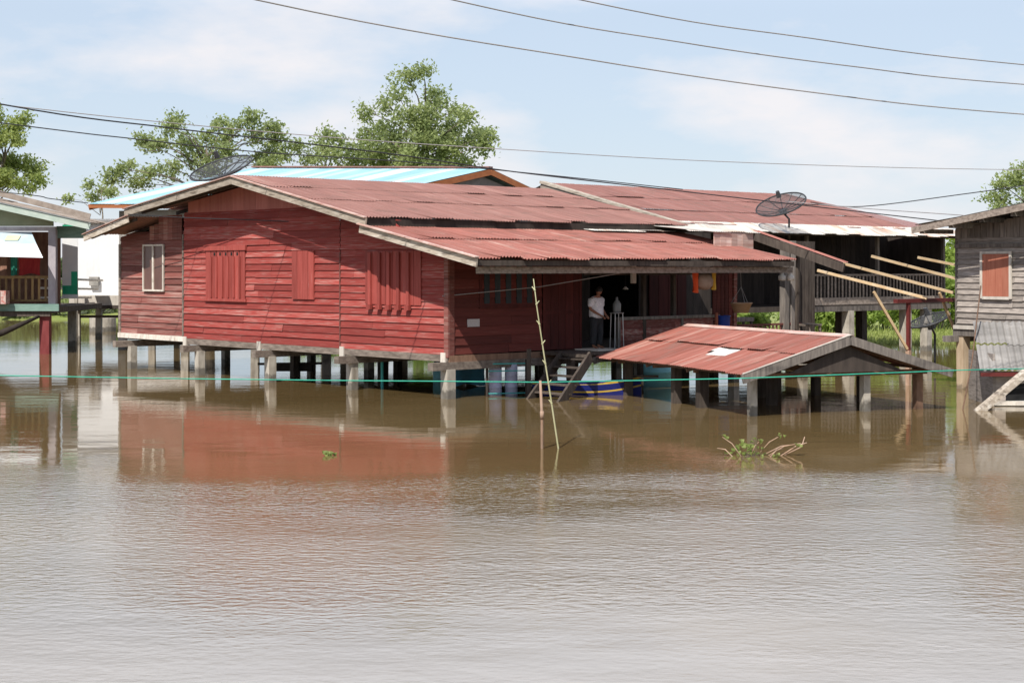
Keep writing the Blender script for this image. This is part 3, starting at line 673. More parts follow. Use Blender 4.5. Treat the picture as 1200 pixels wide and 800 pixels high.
b = MB(); b.span((-.1, -.05, 1.40), (8.1, .06, 1.57)); b.span((-.12, -.4, 1.24), (.1, 6, 1.40)); b.build('floor_beam', M['grey_plank'], gh)
b = MB(); b.span((-.05, -.06, 1.58), (.95, -.09, 1.68)); b.build('lower_board', M['offwhite'], gh)
b = MB(); b.span((-.03, -.04, 1.58), (.04, .03, 4.2)); b.span((-.02, -.058, 3.72), (8, -.075, 3.82)); b.build('corner_trim', M['grey_plank'], gh)
s_ = MB(); 
for i in range(4): s_.span((.98+i*.225, -.06, 2.46), (1.20+i*.225, -.085, 3.55))
s_ = s_.build('window_shutter', M['shutter_orange'], gh)
b = MB(); b.span((.90, -.055, 2.40), (.975, -.10, 3.62)); b.span((1.885, -.055, 2.40), (1.96, -.10, 3.62)); b.span((.975, -.055, 2.38), (1.885, -.10, 2.455)); b.span((.975, -.055, 3.555), (1.885, -.10, 3.62)); b.build('frame', M['offwhite'], s_)
for sg, x0, x1 in ((1, -.7, 4), (-1, 8.7, 4)):
    b = MB(); corr(b, (x0, -.9, 4.30), (0, 1, 0), (x1-x0, 0, .60), 7.2, [(0, 1, 0)], seed=53, res=3); b.build('roof', M['tin_grey'], gh)
    b = MB(); b.beam((x0, -.93, 4.19), (x1, -.93, 4.80), .05, .16); b.build('barge_board', M['old_wood'], gh)
b = MB()
for i in range(5): b.span((-.5+i*1.05, -.85, 4.10+i*.124), (-.42+i*1.05, .3, 4.22+i*.124))
b.build('purlin', M['grey_plank'], gh)
M['tan_post'] = stuff('tan_post', (.36, .27, .18), (.48, .38, .27), (9, 9, 1.5), .8, .12); wetband(M['tan_post'], .1, .5)
posts(gh, [(.12, .1, 1.42), (4, .1, 1.42), (7.8, .1, 1.42), (.12, 3, 1.42), (4, 3, 1.42), (.12, 5.8, 1.42), (7.8, 5.8, 1.42)], .24, M['tan_post'])

ts = thing('tin_shed', 'small half drowned shed with a grey corrugated tin roof below the grey house', 'shed', WF, (13, 38.5, 0))
b = MB(); corr(b, (10.72, 37.15, .84), (1, .05, 0), (.55, 2.5, 1.02), 4.6, [(0, .52, 0), (.5, 1, .015)], seed=61, amp=.02, pitch=.16, res=6, sheet=.75); b.build('roof', M['tin_grey'], ts)
b = MB(); b.beam((10.75, 37.2, .75), (15.3, 37.4, .75), .04, .09); b.build('fascia', M['steel_red'], ts)
b = MB(); b.span((11.12, 37.5, -.9), (11.2, 37.58, .8)); b.span((11.2, 37.5, .52), (15, 37.55, .8)); b.span((12.05, 37.5, .12), (15, 37.55, .52)); b.span((11.2, 37.5, .12), (11.42, 37.55, .52)); b.span((11.15, 37.6, -.9), (11.2, 39.6, 1.2)); b.build('wall', M['grey_board'], ts)
b = MB(); b.span((11.2, 37.49, -.9), (15, 37.53, .02)); b.build('lower_wall', M['offwhite'], ts)
b = MB(); b.span((11.15, 37.44, .02), (15, 37.56, .115)); b.build('sill', M['offwhite'], ts)
b = MB(); b.span((11.42, 37.56, .12), (12.05, 37.6, .52)); b.build('window', M['black'], ts)
b = MB(); b.beam((10.35, 36.35, -.12), (13.0, 37.0, 1.86), .20, .14)
single('leaning_beam', 'thick pale timber beam leaning up out of the water before the tin shed', 'beam', b, M['barge_wood'], WF, (10.35, 36.35, -.12))
b = MB(); b.tube([(10.0, 36.2, -.3), (10.75, 37.9, 1.0), (11.45, 39.6, 2.75)], .016, 6)
single('thin_stick', 'thin bent brown stick rising from the water left of the leaning beam', 'stick', b, M['brown_wood'], WF, (10.0, 36.2, -.3), True)

# ------------------------------------------------------------------ blue roofed house
E0, R0, R1, E1, B1 = V((-16.7, 64, 5.72)), V((-11.0, 69, 7.44)), V((-.82, 63, 7.05)), V((-6.5, 58, 5.45)), V((2.5, 66.5, 5.66))
B0 = R0+(B1-R1)
bl = thing('blue_roof_house', 'house behind the red one with a pale blue sheet metal roof and orange fascias', 'house', WF, (-8, 64, 0))
def roofquad(mb, e0, e1, r0, r1, n=16, rows=3, seed=0, amp=.012):
    rg = random.Random(seed)
    for i in range(n):
        t = rg.random()
        a, c = i/n, (i+1)/n; vs = []; K = 24
        nn = (e1-e0).cross(r0-e0).normalized(); nn = nn if nn.z > 0 else -nn
        for k in range(K+1):
            f = a+(c-a)*k/K
            for m_ in range(2): p = (e0.lerp(e1, f)).lerp(r0.lerp(r1, f), m_)+nn*(amp*math.sin(2*math.pi*k/4)+.004*(i % 2)); vs.append(p)
        mb.add(vs, [(2*k, 2*k+2, 2*k+3, 2*k+1) for k in range(K)], t)
b = MB(); roofquad(b, E0, E1, R0, R1, 26, seed=1); b.build('roof', M['roof_blue'], bl)
b = MB(); roofquad(b, B0, B1, R0, R1, 15, seed=2); b.build('roof', M['roof_blue'], bl)
b = MB(); b.beam(R0+V((0, 0, .05)), R1+V((0, 0, .05)), .3, .06); b.build('ridge_cap', M['roof_upper'], bl)
for p, q in ((R1, E1), (R1, B1), (R0, E0), (R0, B0), (E0, E1)):
    b = MB(); lo_ = (p-E0).length < .1; dz = V((0, 0, -.10 if lo_ else -.14)); b.beam(p+dz, q+dz, .05, .13 if lo_ else .22); b.build('fascia', M['orange_fascia'], bl)
b = MB()
def ins(p, c, k): return p.lerp(c, k)
ce = (E0+E1+B0+B1)/4
w0, w1, w2, w3 = [V((*ins(p, ce, .12).xy, 0)) for p in (E0, E1, B1, B0)]
for p, q in ((w0, w1), (w1, w2), (w2, w3), (w3, w0)):
    b.quad(p+V((0, 0, 1.9)), q+V((0, 0, 1.9)), q+V((0, 0, 5.45)), p+V((0, 0, 5.45)))
b.prism([ins(E1, ce, .05)+V((0, 0, -.1)), ins(B1, ce, .05)+V((0, 0, -.1)), ins(R1, ce, .05)+V((0, 0, -.25))], (-.1, .05, 0))
b.prism([ins(E0, ce, .08)+V((0, 0, -.1)), ins(B0, ce, .08)+V((0, 0, -.1)), ins(R0, ce, .05)+V((0, 0, -.3))], (.1, -.05, 0))
b.build('wall', M['grey_wall'], bl)
b = MB(); b.prism([w0+V((0, 0, 1.7)), w1+V((0, 0, 1.7)), w2+V((0, 0, 1.7)), w3+V((0, 0, 1.7))], (0, 0, .2)); b.build('floor', M['dark_wood'], bl)
posts(bl, [(*w0.lerp(w1, k).xy, 1.7) for k in (.02, .33, .66, .98)]+[(*w3.lerp(w2, k).xy, 1.7) for k in (.02, .33, .66, .98)], .28, M['concrete'])

# ------------------------------------------------------------------ white house left
wh = thing('white_house', 'plain white walled house on stilts with a plank deck, half hidden by the red house', 'house', WF, (-18, 73, 0))
b = MB(); b.span((-19.9, 72.0, 1.95), (-13.5, 72.12, 5.2)); b.span((-19.9, 72.12, 1.95), (-19.78, 75.4, 5.2)); b.build('wall', M['white_wall'], wh)
b = MB(); b.prism([(-20.2, 71.6, 5.2), (-13.2, 71.6, 5.2), (-13.2, 75.6, 5.4), (-20.2, 75.6, 5.4)], (0, 0, .08)); b.build('roof', M['tin_grey'], wh)
b = MB(); b.span((-19.4, 71.0, 1.56), (-13.5, 71.9, 1.98)); b.build('deck', M['offwhite'], wh)
b = MB(); b.span((-19.5, 70.9, 1.40), (-13.5, 75.3, 1.55)); b.span((-19.5, 71.2, 1.0), (-13.5, 71.3, 1.12)); b.build('floor_beam', M['dark_wood'], wh)
b = MB(); b.span((-18.72, 71.75, 2.42), (-18.32, 72.0, 2.80)); b.build('meter_box', M['grey_wall'], wh)
posts(wh, [(-19.1, 71.2, 1.4), (-15.8, 71.2, 1.4), (-13.6, 71.2, 1.4), (-19.1, 75, 1.4), (-15.5, 75, 1.4)], .26, M['concrete'])
b = MB(); b.lathe([(.52, .40), (.52, .70), (.60, .70), (.66, .66), (.66, -.8)], (-20.7, 82, 0), 20)
single('concrete_ring', 'short stained concrete well ring standing in water behind the white house deck', 'concrete ring', b, M['concrete'], WF, (-20.7, 82, 0), False)

# ------------------------------------------------------------------ green house at the left edge
gr = thing('green_house', 'house with pale green fascias and a railed balcony over the water at the left edge', 'house', WF, (-20, 62, 0))
b = MB(); b.span((-28, 59.9, 1.60), (-16.75, 60.0, 1.86)); b.build('floor_beam', M['green_beam'], gr)
b = MB(); b.span((-28, 60.01, 1.5), (-17.2, 68, 1.72)); b.span((-28, 60.0, 1.40), (-17.1, 60.15, 1.59)); b.build('floor', M['dark_wood'], gr)
b = MB(); b.beam((-17.35, 60.3, -1.1), (-17.35, 60.3, 1.5), .36, .34, up=(0, 1, 0)); b.build('stilt', M['red_post'], gr)
posts(gr, [(-22, 60.4, 1.5), (-17.9, 66, 1.5), (-22, 66, 1.5), (-26, 61, 1.5)], .32, M['concrete'])
b = MB(); b.beam((-17.02, 60.1, 1.86), (-17.02, 60.1, 4.6), .27, .25, up=(0, 1, 0)); b.build('balcony_post', M['lilac_grey'], gr)
b = MB(); b.span((-28, 60.0, 4.56), (-16.9, 60.2, 4.72)); b.build('head_beam', M['lilac_grey'], gr)
def gz(x): return 5.62-(x+18.95)*.222-.0
b = MB(); b.prism([(-28, 60.05, 4.74), (-17.0, 60.05, 4.74), (-17.0, 60.05, gz(-17.0)-.2), (-23.5, 60.05, gz(-23.5)-.2), (-28, 60.05, gz(-19)-.2)], (0, .1, 0)); b.build('gable_panel', M['beige_green'], gr)
b = MB(); b.beam((-23.5, 59.2, gz(-23.5)-.12), (-15.4, 59.2, gz(-15.4)-.12), .06, .24); b.build('fascia', M['green_pale'], gr)
b = MB(); corr(b, (-15.35, 59.1, gz(-15.35)+.03), (0, 1, 0), (-8.15, 0, 8.15*.222), 4, [(0, .5, 0), (.48, 1, .02)], seed=71, res=3); b.build('roof', M['tin_brown'], gr)
b = MB(); corr(b, (-28, 59.1, gz(-19)+.0), (0, 1, 0), (4.5, 0, 1.0), 4, [(0, 1, 0)], seed=72, res=2); b.build('roof', M['tin_brown'], gr)
b = MB(); b.beam((-23.5, 61.9, gz(-23.5)+.42), (-16.1, 61.9, gz(-16.1)+.16), .05, .22); b.build('upper_fascia', M['tin_brown'], gr)
b = MB()
b.span((-28, 60.2, 2.80), (-17.2, 60.28, 2.90)); b.span((-28, 60.22, 1.95), (-17.2, 60.27, 2.02))
for i in range(44): b.span((-27.9+i*.245, 60.22, 2.02), (-27.82+i*.245, 60.26, 2.8))
b.build('balustrade', M['gold_wood'], gr)
b = MB(); b.span((-28, 63.5, 1.72), (-20.8, 63.6, 5.2)); b.span((-20.3, 63.5, 1.72), (-17.7, 63.6, 4.6)); b.build('rear_wall', M['cloth_brown'], gr)
b = MB(); b.quad((-28, 59.9, 4.5), (-17.75, 59.9, 4.5), (-17.3, 59.0, 4.05), (-28, 59.0, 4.1)); a = b.build('awning', M['tarp_blue'], gr)
b = MB(); b.quad((-28, 59.0, 4.1), (-17.3, 59.0, 4.05), (-16.95, 58.6, 3.56), (-28, 58.6, 3.85)); b.build('awning', M['tarp_white'], gr)
b = MB(); b.box((-18.3, 59.42, 4.29), (.5, .4, .02), Matrix.Rotation(R(26), 3, 'X')); b.build('awning_patch', M['tarp_yellow'], gr)
b = MB(); b.span((-17.0, 60.5, 4.3), (-15.9, 60.55, 4.75)); b.build('side_panel', M['green_beam'], gr)

def cloth(name, label, x0, x1, z0, z1, y, mat, frame=WF, seed=0, cat='cloth', group=None):
    rg = random.Random(seed); b = MB(); vs = []; n, m_ = 14, 8
    ph = rg.random()*6
    for side in (0, 1):
        for j in range(m_+1):
            for i in range(n+1):
                u, v_ = i/n, j/m_
                sh_ = 1-.12*v_*math.sin(v_*3)
                vs.append((x0+(x1-x0)*(.5+(u-.5)*sh_), y+side*.012+.045*math.sin(u*9+ph+v_)*(.3+v_), z1-(z1-z0)*v_*(1+.05*math.sin(u*7+ph))))
    k = (n+1)*(m_+1)
    fs = [(j*(n+1)+i, j*(n+1)+i+1, (j+1)*(n+1)+i+1, (j+1)*(n+1)+i) for j in range(m_) for i in range(n)]
    fs += [tuple(k+q for q in reversed(f)) for f in fs]
    b.add(vs, fs, .5)
    return single(name, label, cat, b, M[mat], frame, ((x0+x1)/2, y, z0), True, group)
cloth('hanging_cloth', 'deep red cloth hung above the balcony rail of the green house', -18.55, -17.7, 2.95, 3.75, 60.9, 'cloth_red', seed=1)
cloth('hanging_cloth', 'narrow dark green cloth hung left of the deep red one on the balcony', -18.85, -18.6, 2.9, 3.7, 60.95, 'cloth_green', seed=2)
cloth('hanging_cloth', 'brown cloth hung at the far left of the balcony under the white awning', -20.2, -18.95, 2.9, 3.7, 61, 'cloth_brown', seed=3)
b = MB(); b.span((-20, 59.4, 1.87), (-18.55, 59.88, 2.36))
for i in range(5): b.span((-20+i*.3, 59.37, 1.9), (-19.95+i*.3, 59.398, 2.34))
single('patterned_crate', 'red and white patterned crate at the balcony edge in front of the rail', 'crate', b, M['crate_red'], WF, (-19.2, 59.6, 1.87))
ps = thing('plastic_sheet', 'white plastic sheet with green bands hanging between the green and white houses', 'plastic sheet', WF, (-17.5, 64, 2))
b2 = MB(); b2.box((-17.5, 64.2, 3.45), (.62, .015, 2.9)); b2.build('sheet', M['tarp_white'], ps)
b2 = MB(); b2.span((-17.8, 64.185, 4.45), (-17.2, 64.19, 4.9)); b2.build('green_band', M['plastic_green'], ps); b2 = MB(); b2.span((-17.8, 64.185, 2.15), (-17.2, 64.19, 2.5)); b2.span((-17.45, 64.185, 2.5), (-17.2, 64.19, 3.05)); b2.build('green_band', M['plastic_green'], ps)
ld = thing('plank_walkway', 'narrow footway of loose planks joining the green balcony to the white house', 'walkway', WF, (-17, 66, 0))
for i, (z, x1) in enumerate(((2.05, -16.9), (2.42, -16.6), (2.8, -16.4))):
    b = MB(); b.beam((-18.1, 62.5, z), (x1-1.6, 70.8, z-.15), .3, .08); b.build('plank', M['offwhite'], ld)
b = MB(); b.beam((-18.9, 70.3, -1), (-18.9, 70.3, 2.7), .14, .14, up=(0, 1, 0)); b.build('post', M['concrete'], ld)
b = MB(); b.tube([(-19.9, 58.6, .50), (-19.2, 58.7, .62), (-18.5, 58.9, .85), (-18.0, 59.2, 1.1), (-17.5, 60.0, 1.4)], [.12, .13, .12, .09, .05], 8)
single('rolled_net', 'dark rolled fishing net slung under the floor of the green house', 'fishing net', b, M['near_black_brown'], WF, (-18.5, 59, .5), True)

# ------------------------------------------------------------------ satellite dishes
def dish(label, c, n, r, foot, tilt=0, feed=True):
    c, n = V(c), V(n).normalized()
    q = n.to_track_quat('Z', 'Y').to_matrix()
    root = thing('satellite_dish', label, 'satellite dish', WF, foot)
    D = r*.26
    def pb(k, a): return c+q @ V((r*k*math.cos(a), r*k*math.sin(a), D*k*k))
    b = MB(); vs = []; K, A = 7, 40
    for i in range(K+1):
        for j in range(A): vs.append(pb(i/K if i else .02, 2*math.pi*j/A))
    b.add(vs, [(i*A+j, i*A+(j+1) % A, (i+1)*A+(j+1) % A, (i+1)*A+j) for i in range(K) for j in range(A)], .5); b.build('mesh_bowl', M['dish_mesh'], root, True)
    b = MB(); b.tube([pb(1, 2*math.pi*j/40) for j in range(41)], .026, 6)
    for j in range(12): b.tube([pb(k/5, 2*math.pi*j/12) for k in range(0, 6)], .015, 5)
    b.build('ribs', M['dish_metal'], root)
    f = c+n*(r*.72)
    b = MB()
    for j in range(3): b.tube([pb(.96, 2*math.pi*j/3+tilt), f], .008, 5)
    b.tube([f-n*.12, f+n*.10], [.09, .06], 10); b.build('feed_horn', M['dish_metal'], root)
    b = MB(); b.tube([c-n*.12, c+n*.02], .12, 10); b.tube([V(foot), V((foot[0], foot[1], c.z-.3)), c-n*.1], .035, 8); b.build('mast', M['dish_metal'], root)
    return root
dish('large black mesh satellite dish tilted behind the ridge of the red house', (-9.0, 50.6, 6.07), (-.25, -.36, .90), 1.0, (-8.95, 50.9, 5.4), .4)
dish('mesh satellite dish on a short mast above the pale eave of the rear roof', (9.18, 55.0, 5.15), (-.30, -.36, .84), .86, (9.4, 55.0, 4.55), .5)
dish('dark mesh satellite dish hanging low under the veranda beside the grey house', (12.45, 48.2, 1.5), (-.34, -.14, .93), .62, (12.65, 48.5, .1), .9)

# ------------------------------------------------------------------ things on and under the porch
js = thing('water_jug_stand', 'clear grey water jug set on a thin metal stand beside the person', 'jug stand', HF, (5.5, -.35, 1.06))
b = MB(); b.lathe([(0, 2.02), (.10, 2.02), (.11, 2.05), (.11, 2.24), (.07, 2.31), (.035, 2.34), (.035, 2.42), (0, 2.42)], (5.5, -.35, 0), 16); b.build('jug', M['jug'], js, True)
b = MB(); b.tube([(5.5+.18*math.cos(a*.3491), -.35+.18*math.sin(a*.3491), 2.0) for a in range(19)], .016, 6)
for i in range(4): a = i*math.pi/2+.5; b.tube([(5.5+.16*math.cos(a), -.35+.16*math.sin(a), 2.0), (5.5+.19*math.cos(a), -.35+.19*math.sin(a), 1.06)], .012, 6)
b.build('stand', M['chrome'], js)
cloth('hanging_cloth', 'bright orange cloth hanging from the porch eave beam', 7.08, 7.34, 2.55, 3.1, -1.6, 'cloth_orange', HF, 5)
b = MB(); b.lathe([(0, 2.60), (.16, 2.62), (.27, 2.72), (.29, 2.86), (.22, 2.98), (.08, 3.06), (0, 3.07)], (7.62, -1.55, 0), 16, sy=.7)
single('hanging_bag', 'round tan cloth bag hanging between the orange and yellow cloths', 'bag', b, M['cloth_tan'], HF, (7.62, -1.55, 2.6), True)
cloth('hanging_cloth', 'narrow yellow cloth hanging right of the tan bag', 7.88, 8.08, 2.62, 3.1, -1.58, 'cloth_yellow', HF, 6)
bk = thing('hanging_planter', 'pale woven planter hanging on cords in the dark porch opening', 'planter', HF, (9.9, -.9, 1.9))
b = MB(); b.lathe([(0, 1.93), (.20, 1.93), (.30, 2.19), (.32, 2.19), (.32, 2.22), (.27, 2.22), (.24, 2.15), (0, 2.13)], (9.9, -.9, 0), 18); b.build('bowl', M['basket'], bk, True)
b = MB()
for i in range(3): a = i*2.1; b.tube([(9.9+.29*math.cos(a), -.9+.29*math.sin(a), 2.2), (9.9, -.9, 2.66)], .008, 5)
b.tube([(9.9, -.9, 2.66), (9.87, -.9, 3.14)], .008, 5); b.build('cord', M['wire_grey'], bk)
b = MB(); b.lathe([(0, 1.06), (.15, 1.06), (.16, 1.10), (.19, 1.80), (.205, 1.81), (.205, 1.84), (.17, 1.84), (.14, 1.12), (0, 1.10)], (10.05, -.12, 0), 18)
single('blue_bin', 'tall blue plastic bin standing at the end of the porch parapet by the red slats', 'bin', b, M['bucket_blue'], HF, (10.05, -.12, 1.06), True)
b = MB(); b.span((9.70, -.16, 1.06), (9.77, -.10, 1.93)); single('orange_post', 'short orange red post left of the blue bin', 'post', b, M['shutter_orange'], HF, (9.73, -.13, 1.06))
for x, lab in ((10.35, 'small white lamp socket under the eave beam, left of two'), (11.0, 'small white lamp socket at the right end of the eave beam, right of two')):
    b = MB(); b.lathe([(0, 3.06), (.05, 3.06), (.05, 3.0), (.10, 2.97), (.10, 2.86), (.08, 2.84), (0, 2.84)], (x if x < 10.7 else 10.72, -1.99, 0), 14)
    single('lamp_socket', lab, 'lamp', b, M['offwhite'], HF, (x if x < 10.7 else 10.72, -1.99, 2.84), True, 'lamp sockets along the eave beam')
lp = thing('hanging_lamp', 'small white shade hanging in the dark of the porch above the parapet', 'lamp', HF, (6.9, .7, 2.6))
b = MB(); b.lathe([(.02, 2.68), (.03, 2.67), (.09, 2.60), (.08, 2.60), (.02, 2.65)], (6.9, .7, 0), 16); b.build('shade', M['white_paint'], lp, True)
b = MB(); b.tube([(6.9, .7, 2.66), (6.9, .7, 3.8)], .008, 5); b.build('cord', M['wire'], lp)
tb = thing('small_table', 'low grey table at the right end of the porch railing', 'table', HF, (13.2, -.4, 1.06))
b = MB(); b.span((13.55, .05, 1.46), (14.15, -.45, 1.52)); b.build('tabletop', M['old_wood'], tb)
for x in (13.6, 14.1):
    for y in (0, -.4): b = MB(); b.span((x-.03, y-.03, .9), (x+.03, y+.03, 1.46)); b.build('leg', M['old_wood'], tb)
mt = thing('seat_rack', 'dark iron seat with a round wheel rim behind the porch railing', 'seat', HF, (9.9, .9, 1.06))
b = MB(); b.tube([(10.9+.28*math.cos(a*.3142), .5, 1.36+.28*math.sin(a*.3142)) for a in range(21)], .03, 6); b.build('wheel_rim', M['dish_metal'], mt)
b = MB(); b.span((11.0, .3, 1.62), (11.9, .7, 1.74)); b.span((11.05, .32, 1.06), (11.11, .38, 1.62)); b.span((11.8, .32, 1.06), (11.86, .38, 1.62)); b.span((11.8, .62, 1.06), (11.86, .68, 1.62)); b.build('bench', M['grey_plank'], mt)
# under the house
b = MB(); b.lathe([(0, .74), (.36, .74), (.42, .68), (.42, .40), (.435, .38), (.42, .36), (.42, -.3), (0, -.3)], (3.95, 44.0, 0), 24)
single('water_drum', 'big cyan plastic water drum standing in the flood under the porch', 'drum', b, M['plastic_cyan'], WF, (3.95, 44, 0), True)
for i, (x, y, lab) in enumerate(((-.02, 41.0, 'pale lilac drum behind the metal rack, nearer the steps'), (-.42, 40.85, 'pale lilac drum behind the metal rack, nearer the house corner'))):
    b = MB(); b.lathe([(0, .78), (.13, .78), (.16, .74), (.16, .5), (.168, .49), (.16, .48), (.16, .2), (.168, .19), (.16, .18), (.16, -.3)], (x, y, 0), 16)
    single('storage_drum', lab, 'drum', b, M['pvc_lilac'], WF, (x, y, 0), True, 'lilac drums under the house')
rk = thing('metal_rack', 'thin metal rack standing in water under the side wall', 'rack', WF, (-.2, 40.4, 0))
for x in (-.62, .36): b = MB(); b.tube([(x, 40.4+.3*(x+.62), -1), (x, 40.4+.3*(x+.62), .9)], .035, 8); b.build('upright', M['near_black_brown'], rk)
for z in (.80, .62, .06): b = MB(); b.tube([(-.62, 40.4, z), (.36, 40.7, z)], .016, 6); b.build('rail', M['turquoise'], rk)
b = MB(); b.tube([HF @ V((.9, 3.85, -1)), HF @ V((.9, 3.85, .95))], .04, 8); single('turquoise_pipe', 'upright turquoise pipe standing in water under the red house', 'pipe', b, M['turquoise'], WF, HF @ V((.9, 3.85, 0)))
b = MB(); b.tube([HF @ V((1.09, 5.68, -1)), HF @ V((1.09, 5.68, .95))], .035, 8); single('white_pipe', 'upright white pipe among the red house stilts', 'pipe', b, M['white_paint'], WF, HF @ V((1.09, 5.68, 0)))
b = MB(); b.box((-6.6, 48.2, .35), (1.9, .05, .07), Matrix.Rotation(R(10), 3, 'Z')); b.box((-6.6, 48.35, .22), (1.3, .3, .2)); single('floating_plank', 'dark plank lying across a stilt foot under the red house', 'plank', b, M['near_black_brown'], WF, (-6.6, 48.2, .3))
cloth('blue_tarp', 'blue tarpaulin hung between the stilts behind the house corner', 2.2, 3.5, .05, .85, 2.7, 'tarp_bright', HF, 8, 'tarp')
b = MB(); b.lathe([(0, .5), (.25, .5), (.28, .45), (.28, -.3)], HF @ V((4.4, 5.6, 0)), 18); single('blue_barrel', 'bright blue barrel deep under the red house', 'barrel', b, M['plastic_cyan'], WF, HF @ V((4.4, 5.6, 0)), True)
b = MB()
cl = [HF @ V(p) for p in ((-.1, .1, 2.50), (2.2, -.9, 2.72), (4.4, -1.9, 3.1))]
b.tube([cl[0].lerp(cl[1], i/6) for i in range(6)]+[cl[1].lerp(cl[2], i/6) for i in range(7)], .012, 6)
single('clothes_line', 'grey line strung from the red house corner up to the porch eave', 'clothesline', b, M['wire_grey'], WF, cl[0])

# ------------------------------------------------------------------ poles, rope and floating plants in front
bp = thing('bamboo_pole', 'tall thin bamboo pole with stubby side shoots leaning in the open water', 'pole', WF, (.82, 28.7, 0))
b = MB(); pts = [V((.90, 28.7, -.9)), V((.82, 28.7, 0)), V((.70, 28.7, .8)), V((.56, 28.7, 1.7)), V((.44, 28.7, 2.5)), V((.38, 28.7, 3.0))]
b.tube(pts, [.017, .016, .015, .013, .011, .008], 8); b.build('stem', M['bamboo'], bp, True)
b = MB()
for i, k in enumerate((.8, 1.15, 1.5, 1.85, 2.2, 2.55, 2.8)):
    for j in range(5):
        if pts[j].z <= k <= pts[j+1].z: p = pts[j].lerp(pts[j+1], (k-pts[j].z)/(pts[j+1].z-pts[j].z))
    sg = 1 if i % 2 else -1; b.tube([p, p+V((sg*.05, .02, .06))], [.013, .008], 6); b.tube([p-V((0, 0, .010)), p+V((0, 0, .010))], .019, 8)
b.build('side_shoot', M['bamboo'], bp)
b = MB(); b.tube([(.535, 28.7, -.9), (.53, 28.7, .6), (.50, 28.7, 1.2)], [.028, .026, .022], 8); b.tube([(.53, 28.7, .52), (.53, 28.7, .66)], .036, 8)
single('wooden_stake', 'short reddish stake in the water holding the green rope, left of the bamboo', 'stake', b, M['stake'], WF, (.53, 28.7, 0), True)
b = MB()
rp = [(-60, 27, 1.7), (-25, 28, 1.45), (-14, 28.6, 1.38), (-9.06, 28.7, 1.29), (-6, 28.7, 1.235), (-3, 28.7, 1.20), (-1, 28.7, 1.185), (.53, 28.7, 1.17), (2.2, 28.7, 1.20), (4.08, 28.7, 1.24), (6.1, 28.9, 1.30), (8.3, 29.6, 1.33), (11.0, 31.5, 1.26), (16, 35, 1.2)]
b.tube(rp, .0105, 6); single('green_rope', 'green nylon rope strung low over the water from side to side', 'rope', b, M['rope_green'], WF, rp[0])

fp = thing('floating_plant', 'clump of green water plants with long stems drifting on the open water', 'plant', WF, (4.2, 27.6, 0))
rg = random.Random(4); b = MB(); lf = MB()
C0 = V((3.85, 27.6, 0))
def leaf(mb, p, r, rg, flat=.3):
    n = V((rg.uniform(-1, 1), rg.uniform(-1, .2), rg.uniform(flat, 1.2))).normalized(); q = n.to_track_quat('Z', 'Y').to_matrix()
    mb.add([p+q @ V((r*math.cos(a*.785)*(1.15 if a == 0 else 1), r*math.sin(a*.785)*.85, .03*math.cos(a*1.57))) for a in range(8)], [tuple(range(8))], rg.random())
for i in range(26):
    p = C0+V((rg.gauss(.12, .26), rg.gauss(0, .25), abs(rg.gauss(.03, .06)))); leaf(lf, p, rg.uniform(.025, .055), rg)
for i in range(9): p = C0+V((rg.gauss(.16, .08), rg.gauss(0, .1), rg.uniform(.08, .24))); leaf(lf, p, rg.uniform(.04, .07), rg, .1)
for (dx, h, e) in ((-.1, .12, -.35), (.2, .25, .35), (.35, .34, .75), (.5, .22, 1.05), (.05, .3, -.25), (.5, .10, .8)):
    a = C0+V((dx, rg.uniform(-.2, .2), -.02)); c = C0+V((e, rg.uniform(-.2, .2), h)); m0 = a.lerp(c, .5)+V((0, 0, .06))
    b.tube([a, m0, c], [.009, .008, .005], 6)
    if h > .2:
        for k in range(3): leaf(lf, c+V((rg.uniform(-.09, .09), rg.uniform(-.05, .05), rg.uniform(-.05, .05))), rg.uniform(.03, .055), rg)
lf.build('foliage', M['leaf_float'], fp); b.build('stem', M['stake'], fp, True)
fs_ = thing('floating_twig', 'bare reddish twigs drifting right of the water plant clump', 'twig', WF, (4.8, 27.7, 0))
b = MB()
for p in (((4.55, 27.6, -.02), (4.85, 27.6, .17), (5.02, 27.6, .22)), ((4.62, 27.7, -.02), (4.95, 27.7, .14), (5.0, 27.7, .31)), ((4.3, 27.7, .0), (4.6, 27.7, .15), (4.95, 27.7, .19))): b.tube(p, [.011, .010, .007], 6)
b.build('branch', M['stake'], fs_, True)
b = MB(); rg = random.Random(9)
for i in range(7): leaf(b, V((-3.05+rg.uniform(-.16, .16), 27.65+rg.uniform(-.1, .1), .02+rg.uniform(0, .05))), rg.uniform(.03, .06), rg)
single('floating_leaf', 'small lone green sprig floating on the red reflection', 'plant', b, M['leaf_float'], WF, (-3.05, 27.65, 0))

# ------------------------------------------------------------------ overhead cables
def cable(label, pts, r, mat='wire'):
    P_ = [at(*p) for p in pts]
    out = []
    for i in range(len(P_)-1):
        p0, p1, p2, p3 = P_[max(i-1, 0)], P_[i], P_[i+1], P_[min(i+2, len(P_)-1)]
        for k in range(8):
            t = k/8; out.append(.5*((2*p1)+(p2-p0)*t+(2*p0-5*p1+4*p2-p3)*t*t+(3*p1-p0-3*p2+p3)*t**3))
    out.append(P_[-1]); b = MB(); b.tube(out, r, 5)
    single('power_cable', label, 'cable', b, M[mat], WF, out[0], True, 'overhead cables')
cable('lowest of the three long cables crossing the upper sky', [(-600, -220, 20), (300, 0, 26), (690, 70, 29), (950, 108, 31), (1200, 134, 33), (1700, 165, 38)], .013, 'wire_grey')
cable('middle of the three long cables crossing the upper sky', [(-400, -230, 20), (530, 0, 27), (800, 50, 29), (1000, 78, 31), (1200, 99, 33), (1700, 132, 38)], .012, 'wire_grey')
